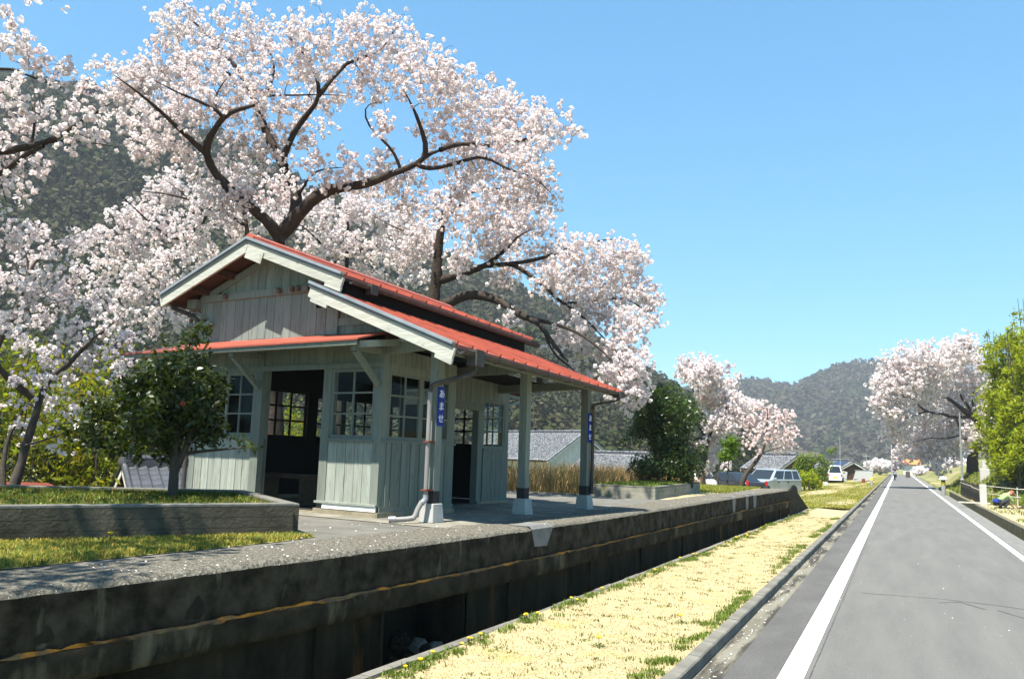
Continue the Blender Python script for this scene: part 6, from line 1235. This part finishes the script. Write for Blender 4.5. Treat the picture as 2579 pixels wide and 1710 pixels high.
# ------------------------------------------------------------------ street furniture
t = thing('oil_drum', 'rust red steel drum stack standing by the roadside bush', 'drum', (-6.35,77.4,-.30))
m = MB(); m.lathe([(.28,0),(.29,.02),(.29,.30),(.30,.31),(.29,.33),(.29,.60),(.30,.61),(.29,.63),(.29,.88),(.27,.89)], (0,0,0), 16); m.build('drum', M['rust'], t, smooth=True)
m = MB(); m.box(-.62,-.30,-.2,.2,0,.62); m.build('side_box', M['rust'], t)
t = thing('plastic_bag', 'white plastic bag lying beside the rust red drum', 'bag', (-5.75,77.2,-.29))
b = bmesh.new(); bmesh.ops.create_icosphere(b, subdivisions=2, radius=.22)
for vv in b.verts: vv.co *= rnd.uniform(.85,1.12); vv.co.z = max(vv.co.z*1.2, -.2)
me = bpy.data.meshes.new('bag'); b.to_mesh(me); b.free(); me.materials.append(M['bag']); o = new_obj('bag', me, t); o.location.z = .2
def bollard(label, loc, h, r, dome):
    t = thing('bollard', label, 'bollard', loc)
    m = MB(); m.lathe([(r,0),(r,h*.70),(r*.98,h*.71)], (0,0,0), 14); m.build('post', M['bollard'], t, smooth=True)
    m = MB(); m.lathe([(r*1.03,h*.56 if dome else h*.72),(r*1.03,h*.70 if dome else h*.9)], (0,0,0), 14); m.build('reflective_band', M['refl'], t, smooth=True)
    if dome:
        m = MB(); m.lathe([(r*.9,h*.70),(r*.9,h*.84)], (0,0,0), 14); m.build('lamp_throat', M['black'], t)
        m = MB(); m.lathe([(r*1.9,h*.80),(r*2.0,h*.82),(r*1.85,h*.90),(r*1.35,h*.97),(r*.5,h)], (0,0,0), 18); m.build('dome_cap', M['granite'], t, smooth=True)
    else:
        m = MB(); m.lathe([(r,h*.9),(r*.95,h*.97),(r*.5,h)], (0,0,0), 14); m.build('cap', M['refl'], t, smooth=True)
    return t
bollard('grey bollard with a pale dome top and yellow band on the right road edge', (2.48,58.8,0), 1.15, .13, True)
bollard('short grey bollard with a yellow top on the left verge', (-1.95,71.7,.0), .72, .09, False)
t = thing('marker_post', 'short rust brown post on the verge by the dirt track', 'post', (-3.05,86,-.05)); m = MB(); m.lathe([(.14,0),(.14,.44),(.10,.46)], (0,0,0), 10); m.build('post', M['rust'], t)
t = thing('marker_post', 'dark brown post on the right where the road vanishes', 'post', (1.2,140,-.05)); m = MB(); m.lathe([(.3,0),(.3,.9),(.2,1.0)], (0,0,0), 10); m.build('post', M['iron'], t)
def pole(label, p, h, r, mat='steel', arm=None):
    t = thing('utility_pole', label, 'pole', p); m = MB(); m.tube([(0,0,0),(0,0,h)], [r, r*.6], 8); m.build('shaft', M[mat], t, smooth=True)
    m = MB(); m.lathe([(r*1.8,0),(r*1.8,.05),(r*1.2,.12)], (0,0,0), 8); m.build('base', M[mat], t)
    if arm: m = MB(); m.bar((-arm,0,h-.35),(arm,0,h-.35),.07,.07); m.build('crossarm', M[mat], t)
    return t
pole('tall grey utility pole beyond the cyclist', (-.95,141,-.1), 9.2, .13, 'steel', .6)
pole('thin pale aerial mast standing behind the white van', (-6.05,103,-.5), 5.2, .05)
pole('slim grey pole in front of the big roadside cherry trunk', (3.75,62.6,.9), 4.4, .07, 'bollard')
pole('distant lamp pole between the shed and the cyclist', (-4.1,128,-.3), 3.6, .06, 'steel', .5)
# right side: low retaining wall, plank, fence, posts
rw = thing('retaining_wall', 'low concrete retaining wall along the drain on the right of the road', 'wall', (2.97,20,0))
for i in range(28):
    y0 = 2.0*i-14; m = MB(); m.box(-.03,.14,y0+.006,y0+1.994,-.42,.165+rnd.uniform(-.006,.006)); m.build('wall_block', M['drainwall'], rw)
t = thing('plank', 'bleached wooden plank laid across the drain beside the crouching person', 'plank', (2.95,42.3,.18), .06)
MB().box(-.62,.62,-.14,.14,0,.05).build('board', M['plank'], t)
t = thing('fence', 'dark rusty sheet-iron fence along the plot on the right', 'fence', (3.35,50.6,.1))
for i in range(14):
    y0 = -6.3+.95*i; m = MB(); n_ = 8; V = []; F = []
    for k in range(n_+1):
        yy = y0+.94*k/n_; x = .018*(k % 2); V += [(x,yy,0),(x,yy,.84+.02*math.sin(i*2.1))]
    for k in range(n_): F.append((2*k,2*k+2,2*k+3,2*k+1))
    V2 = [(x+.01,y_,z) for x,y_,z in V]; q = len(V); F2 = [tuple(j+q for j in f[::-1]) for f in F]; m.add(V+V2, F+F2); m.build('iron_sheet', M['iron'], t)
m = MB(); m.bar((-.03,-6.3,.62),(-.03,-2,.66),.03,.03); m.bar((-.03,-2,.70),(-.03,6.9,.74),.03,.03); m.build('pale_rail', M['plank'], t)
for y0 in (-6.3,-1.6,3.1,6.9): m = MB(); m.box(.02,.10,y0-.04,y0+.04,-.2,.86); m.build('fence_post', M['timber'], t)
t = thing('stone_post', 'square granite gate post at the near end of the iron fence', 'post', (3.42,43.6,.05)); MB().box(-.14,.14,-.11,.11,-.1,.92).build('shaft', M['granite'], t, bevel=.015); MB().box(-.13,.13,-.10,.10,.92,.95).build('top', M['granite'], t)
t = thing('stone_marker', 'pale stone marker stepped on top, at the foot of the big cherry', 'post', (5.0,62,.95)); MB().box(-.28,.28,-.25,.25,-.2,.75).build('base', M['granite'], t, bevel=.02); MB().box(-.14,.12,-.13,.13,.75,1.3).build('shaft', M['granite'], t, bevel=.02)
t = thing('bamboo_fence', 'thin yellow bamboo rail fence round the vegetable plot on the right', 'fence', (4.6,41,.05))
for z in (.78,.42): m = MB(); m.tube([(-.9,6,z+.05),(.2,3,z),(3.5,2.4,z+.02),(6,2.2,z)], .022, 6); m.build('rail', M['plank'], t)
for x, y0 in ((-.9,6),(.2,3),(1.6,2.75),(3.4,2.4),(5.8,2.2)): m = MB(); m.tube([(x,y0+.04,-.1),(x,y0+.04,.86)], .025, 6); m.build('stake', M['plank'], t)
for z in (.55,.64,.73): m = MB(); m.tube([(2.6,2.5,z),(6,2.2,z)], .02, 6); m.build('rail', M['plank'], t)
leaf_tree('garden_shrub', 'green leafy row of plants in the plot behind the crouching person', 'bush', (5.2,42.6,.0), lobs(12,(0,0,.35),(.8,.5,.25),.28,14), 900, .12, 'freshleaf', 120, [([(0,0,0),(.05,0,.3),(.1,0,.5)],.02,.01)], shell=.2)
# dark forked branches lying in the plot
t = thing('cut_branches', 'heap of dark cut branches lying in front of the crouching person', 'branches', (4.75,41.2,.0))
m = MB()
for k in range(9):
    a = rnd.uniform(-.5,.5); m.tube([(rnd.uniform(-.4,.1),rnd.uniform(-.3,.3),.03),(rnd.uniform(.2,.5),rnd.uniform(-.3,.3),.22+rnd.random()*.2),(rnd.uniform(.7,1.1),rnd.uniform(-.4,.4),.05+rnd.random()*.3)], [.05,.04,.015], 5)
m.build('branches', M['bark'], t)
# rubble wall on the right bank
t = thing('rubble_wall', 'sunlit rubble stone wall under the bamboo on the right bank', 'wall', (6.1,51,.8), .12)
MB().box(.1,5.2,.1,.5,-.5,1.6).build('core', M['iron'], t)
protos = []
for i in range(6):
    b = bmesh.new(); bmesh.ops.create_icosphere(b, subdivisions=1, radius=1)
    for vv in b.verts: vv.co = Vector((vv.co.x*rnd.uniform(.75,1.15), vv.co.y*rnd.uniform(.6,.9), vv.co.z*rnd.uniform(.65,.95)))
    me = bpy.data.meshes.new('stone'); b.to_mesh(me); b.free(); me.materials.append(M['rubble']); protos.append(me)
for j in range(8):
    for i in range(18):
        o = new_obj('stone', protos[rnd.randrange(6)], t); s = rnd.uniform(.13,.19); o.scale = (s*1.15,s,s)
        o.location = (.15+i*.28+(j % 2)*.14+rnd.uniform(-.04,.04), .08+rnd.uniform(-.03,.03)+j*.02, -.25+j*.235+rnd.uniform(-.03,.03)); o.rotation_euler = (rnd.uniform(-.4,.4), rnd.uniform(-.4,.4), rnd.uniform(-.4,.4))

# ------------------------------------------------------------------ people
def skin_obj(name, J, E, mat, parent, root=0, sub=1):
    """J: list of ((x,y,z), rx, ry)"""
    me = bpy.data.meshes.new(name); me.from_pydata([j[0] for j in J], E, []); o = new_obj(name, me, parent)
    md = o.modifiers.new('skin', 'SKIN'); md.use_smooth_shade = True; md.branch_smoothing = .4
    if not me.skin_vertices: return o
    for i, j in enumerate(J):
        me.skin_vertices[0].data[i].radius = (j[1], j[2]); me.skin_vertices[0].data[i].use_root = (i == root)
    s = o.modifiers.new('sub', 'SUBSURF'); s.levels = sub; s.render_levels = sub
    me.materials.append(mat); return o
def person(label, loc, rz, P, top, trousers, hat=None, shoes='black', bag=None):
    """P: joint dictionary, x forward, y left"""
    t = thing('person', label, 'person', loc, rz)
    J = [(P['pelvis'],.15,.11),(P['chest'],.16,.11),(P['neck'],.055,.055),(P['head'],.085,.095),(P['crown'],.075,.085)]; E = [(0,1),(1,2),(2,3),(3,4)]
    def chain(par, pts):
        k = par
        for p, r in pts: J.append((p, r, r)); E.append((k, len(J)-1)); k = len(J)-1
        return k
    for s in ('l','r'):
        k = chain(1, [(P['sh'+s],.062),(P['el'+s],.044),(P['wr'+s],.03),(P['ha'+s],.038)])
        d = (Vector(P['ha'+s])-Vector(P['wr'+s])).normalized(); sd = d.cross(Vector((0,1,0)));
        sd = sd.normalized() if sd.length > .1 else Vector((0,0,1)); h = Vector(P['ha'+s])
        for q, (off, ln) in enumerate(((-.03,.075),(-.01,.085),(.01,.08),(.03,.065))):
            a = h+sd*off+d*.03; b = a+d*ln*.5; c = b+(d*.5-Vector((0,0,.6)))*ln*.5
            chain(k, [(tuple(b),.009),(tuple(c),.007)])
        chain(k, [(tuple(h+Vector((0,.035 if s == 'r' else -.035,0))+d*.02),.011),(tuple(h+Vector((0,.045 if s == 'r' else -.045,0))+d*.05),.008)])
        k = chain(0, [(P['hip'+s],.092),(P['kn'+s],.062),(P['an'+s],.042),(P['to'+s],.036)])
    skin_obj('body', J, E, M['skin'], t)
    T = [(P['pelvis'],.165,.125),(P['chest'],.178,.128),(tuple(Vector(P['neck'])*.75+Vector(P['chest'])*.25),.085,.085)]; TE = [(0,1),(1,2)]
    for s in ('l','r'):
        T.append((P['sh'+s],.078,.078)); TE.append((1,len(T)-1)); T.append((P['el'+s],.060,.060)); TE.append((len(T)-2,len(T)-1))
        w = tuple(Vector(P['el'+s])*.3+Vector(P['wr'+s])*.7); T.append((w,.046,.046)); TE.append((len(T)-2,len(T)-1))
    skin_obj('shirt', T, TE, M[top], t, 0)
    L = [(tuple(Vector(P['pelvis'])-Vector((0,0,.02))),.168,.13)]; LE_ = []
    for s in ('l','r'):
        L.append((P['hip'+s],.105,.105)); LE_.append((0,len(L)-1)); L.append((P['kn'+s],.078,.078)); LE_.append((len(L)-2,len(L)-1)); L.append((P['an'+s],.058,.058)); LE_.append((len(L)-2,len(L)-1))
    skin_obj('trousers', L, LE_, M[trousers], t, 0)
    for s in ('l','r'):
        a = Vector(P['an'+s]); b = Vector(P['to'+s]); m = MB(); m.bar(tuple(a+(a-b)*.35-Vector((0,0,.02))), tuple(b+(b-a)*.25), .095, .085); m.build('shoe', M[shoes], t, bevel=.02)
    h = Vector(P['head']); c = Vector(P['crown']); u = (c-h).normalized(); f = Vector(P.get('face', (1,0,0))).normalized()
    b = bmesh.new(); bmesh.ops.create_uvsphere(b, u_segments=14, v_segments=9, radius=.112)
    me = bpy.data.meshes.new('hair'); b.to_mesh(me); b.free(); me.materials.append(M[hat or 'hair']); o = new_obj('cap' if hat else 'hair', me, t); o.location = h+u*.075-f*.015; o.scale = (1,.95,.85)
    if hat:
        m = MB(); q = h+u*.08+f*.14; m.box(-.06,.07,-.07,.07,-.008,.008); o = m.build('cap_brim', M[hat], t); o.location = q; o.rotation_euler = f.to_track_quat('X','Z').to_euler()
    sdv = u.cross(f).normalized()
    for s in (-1, 1):
        m = MB(); m.lathe([(.004,-.012),(.013,0),(.004,.012)], (0,0,0), 7); o = m.build('eye', M['hair'], t); o.location = h+f*.088+sdv*s*.034+u*.02
        m = MB(); m.lathe([(.006,-.03),(.02,0),(.006,.03)], (0,0,0), 7); o = m.build('ear', M['skin'], t); o.location = h+sdv*s*.092
    m = MB(); m.lathe([(.016,-.022),(.010,.0),(.004,.022)], (0,0,0), 7); o = m.build('nose', M['skin'], t); o.location = h+f*.10-u*.005
    m = MB(); m.box(-.006,.006,-.026,.026,-.006,.006); o = m.build('mouth', M['rust'], t); o.location = h+f*.088-u*.052
    return t
# cyclist coming towards the camera (x forward)
PJ = dict(pelvis=(-.20,0,.98), chest=(.06,0,1.36), neck=(.15,0,1.53), head=(.20,0,1.64), crown=(.19,0,1.74),
    shl=(.08,.19,1.44), shr=(.08,-.19,1.44), ell=(.22,.27,1.20), elr=(.22,-.27,1.20), wrl=(.40,.24,1.08), wrr=(.40,-.24,1.08), hal=(.46,.24,1.06), har=(.46,-.24,1.06),
    hipl=(-.18,.09,.93), hipr=(-.18,-.09,.93), knl=(.20,.12,.78), knr=(.12,-.12,.55), anl=(.06,.11,.42), anr=(-.05,-.11,.14), tol=(.18,.11,.38), tor=(.08,-.11,.10))
person('person in a dark blue jacket riding a bicycle towards the camera', (-.42,110,0), -math.pi/2+.05, PJ, 'navy', 'darkcloth')
t = thing('bicycle', 'black bicycle ridden by the person in the dark blue jacket', 'bicycle', (-.42,110,0), -math.pi/2+.05)
for x in (-.52,.56):
    m = MB(); pts = [(x+.33*math.cos(a),0,.34+.33*math.sin(a)) for a in np.linspace(0,2*math.pi,25)]; m.tube(pts, .019, 6, cap=False); w_ = m.build('wheel', M['tyre'], t, smooth=True)
    m = MB(); pts = [(x+.305*math.cos(a),0,.34+.305*math.sin(a)) for a in np.linspace(0,2*math.pi,25)]; m.tube(pts, .010, 5, cap=False)
    for a in np.linspace(0,math.pi,7)[:-1]: m.tube([(x-.3*math.cos(a),0,.34-.3*math.sin(a)),(x+.3*math.cos(a),0,.34+.3*math.sin(a))], .003, 3)
    m.build('rim', M['steel'], w_)
m = MB()
for p, q in (((-.52,0,.34),(-.08,0,.32)),((-.08,0,.32),(-.22,0,.86)),((-.22,0,.80),(.40,0,.88)),((-.08,0,.32),(.40,0,.80)),((-.52,0,.34),(-.22,0,.78)),((.40,0,.98),(.56,0,.34))): m.tube([p, q], .018, 6)
m.build('frame', M['carblack'], t)
m = MB(); m.tube([(.40,0,.96),(.40,0,1.04)], .014, 6); m.tube([(.46,-.27,1.03),(.40,-.12,1.05),(.40,.12,1.05),(.46,.27,1.03)], .013, 6); m.build('handlebar', M['steel'], t)
m = MB(); m.prism([(-.36,.86),(-.34,.90),(-.08,.90),(-.06,.87)], -.07, .07, 'y'); m.build('saddle', M['black'], t, bevel=.01)
m = MB(); m.box(.44,.72,-.17,.17,.74,.96); m.build('basket', M['steel'], t)
m = MB(); m.tube([(-.08,-.13,.16),(-.08,-.05,.16)], .02, 5); m.tube([(-.08,.05,.40),(-.08,.13,.40)], .02, 5); m.build('pedal', M['black'], t)
# person crouching in the plot, seen from the side
PC = dict(pelvis=(-.18,0,.30), chest=(.10,0,.58), neck=(.26,0,.66), head=(.36,0,.66), crown=(.45,0,.70), face=(.75,0,-.65),
    shl=(.14,.17,.60), shr=(.14,-.17,.60), ell=(.28,.20,.36), elr=(.28,-.20,.36), wrl=(.46,.14,.20), wrr=(.46,-.14,.20), hal=(.52,.13,.15), har=(.52,-.13,.15),
    hipl=(-.14,.09,.28), hipr=(-.14,-.09,.28), knl=(.20,.16,.42), knr=(.20,-.16,.42), anl=(-.02,.14,.09), anr=(-.02,-.14,.09), tol=(.14,.14,.05), tor=(.14,-.14,.05))
person('person crouching in a pale green shirt and brown cap, working beside the drain', (3.85,40.3,.05), .55, PC, 'greenshirt', 'darkcloth', 'capbrown')
t = thing('blue_waist_pouch', 'blue cloth bag hanging at the waist of the crouching person', 'bag', (3.62,40.13,.33), .55); MB().box(-.10,.08,-.13,.13,0,.13).build('pouch', M['bluecloth'], t, bevel=.03); MB().box(-.06,.04,-.14,.14,.13,.16).build('flap', M['bluecloth'], t, bevel=.01)
# ------------------------------------------------------------------ haze: the valley air
m = MB(); m.box(-1000, 1000, -100, 1600, -8, 175)
hz = m.build('haze', None); hz.data.materials.clear()
hm = bpy.data.materials.new('haze'); hm.use_nodes = True; N = hm.node_tree.nodes; N.clear()
vo = N.new('ShaderNodeVolumePrincipled'); vo.inputs['Color'].default_value = (.80,.86,.95,1); vo.inputs['Density'].default_value = .00030; vo.inputs['Anisotropy'].default_value = .0
ou = N.new('ShaderNodeOutputMaterial'); hm.node_tree.links.new(vo.outputs[0], ou.inputs['Volume']); hz.data.materials.append(hm)
tag(hz, kind='stuff')
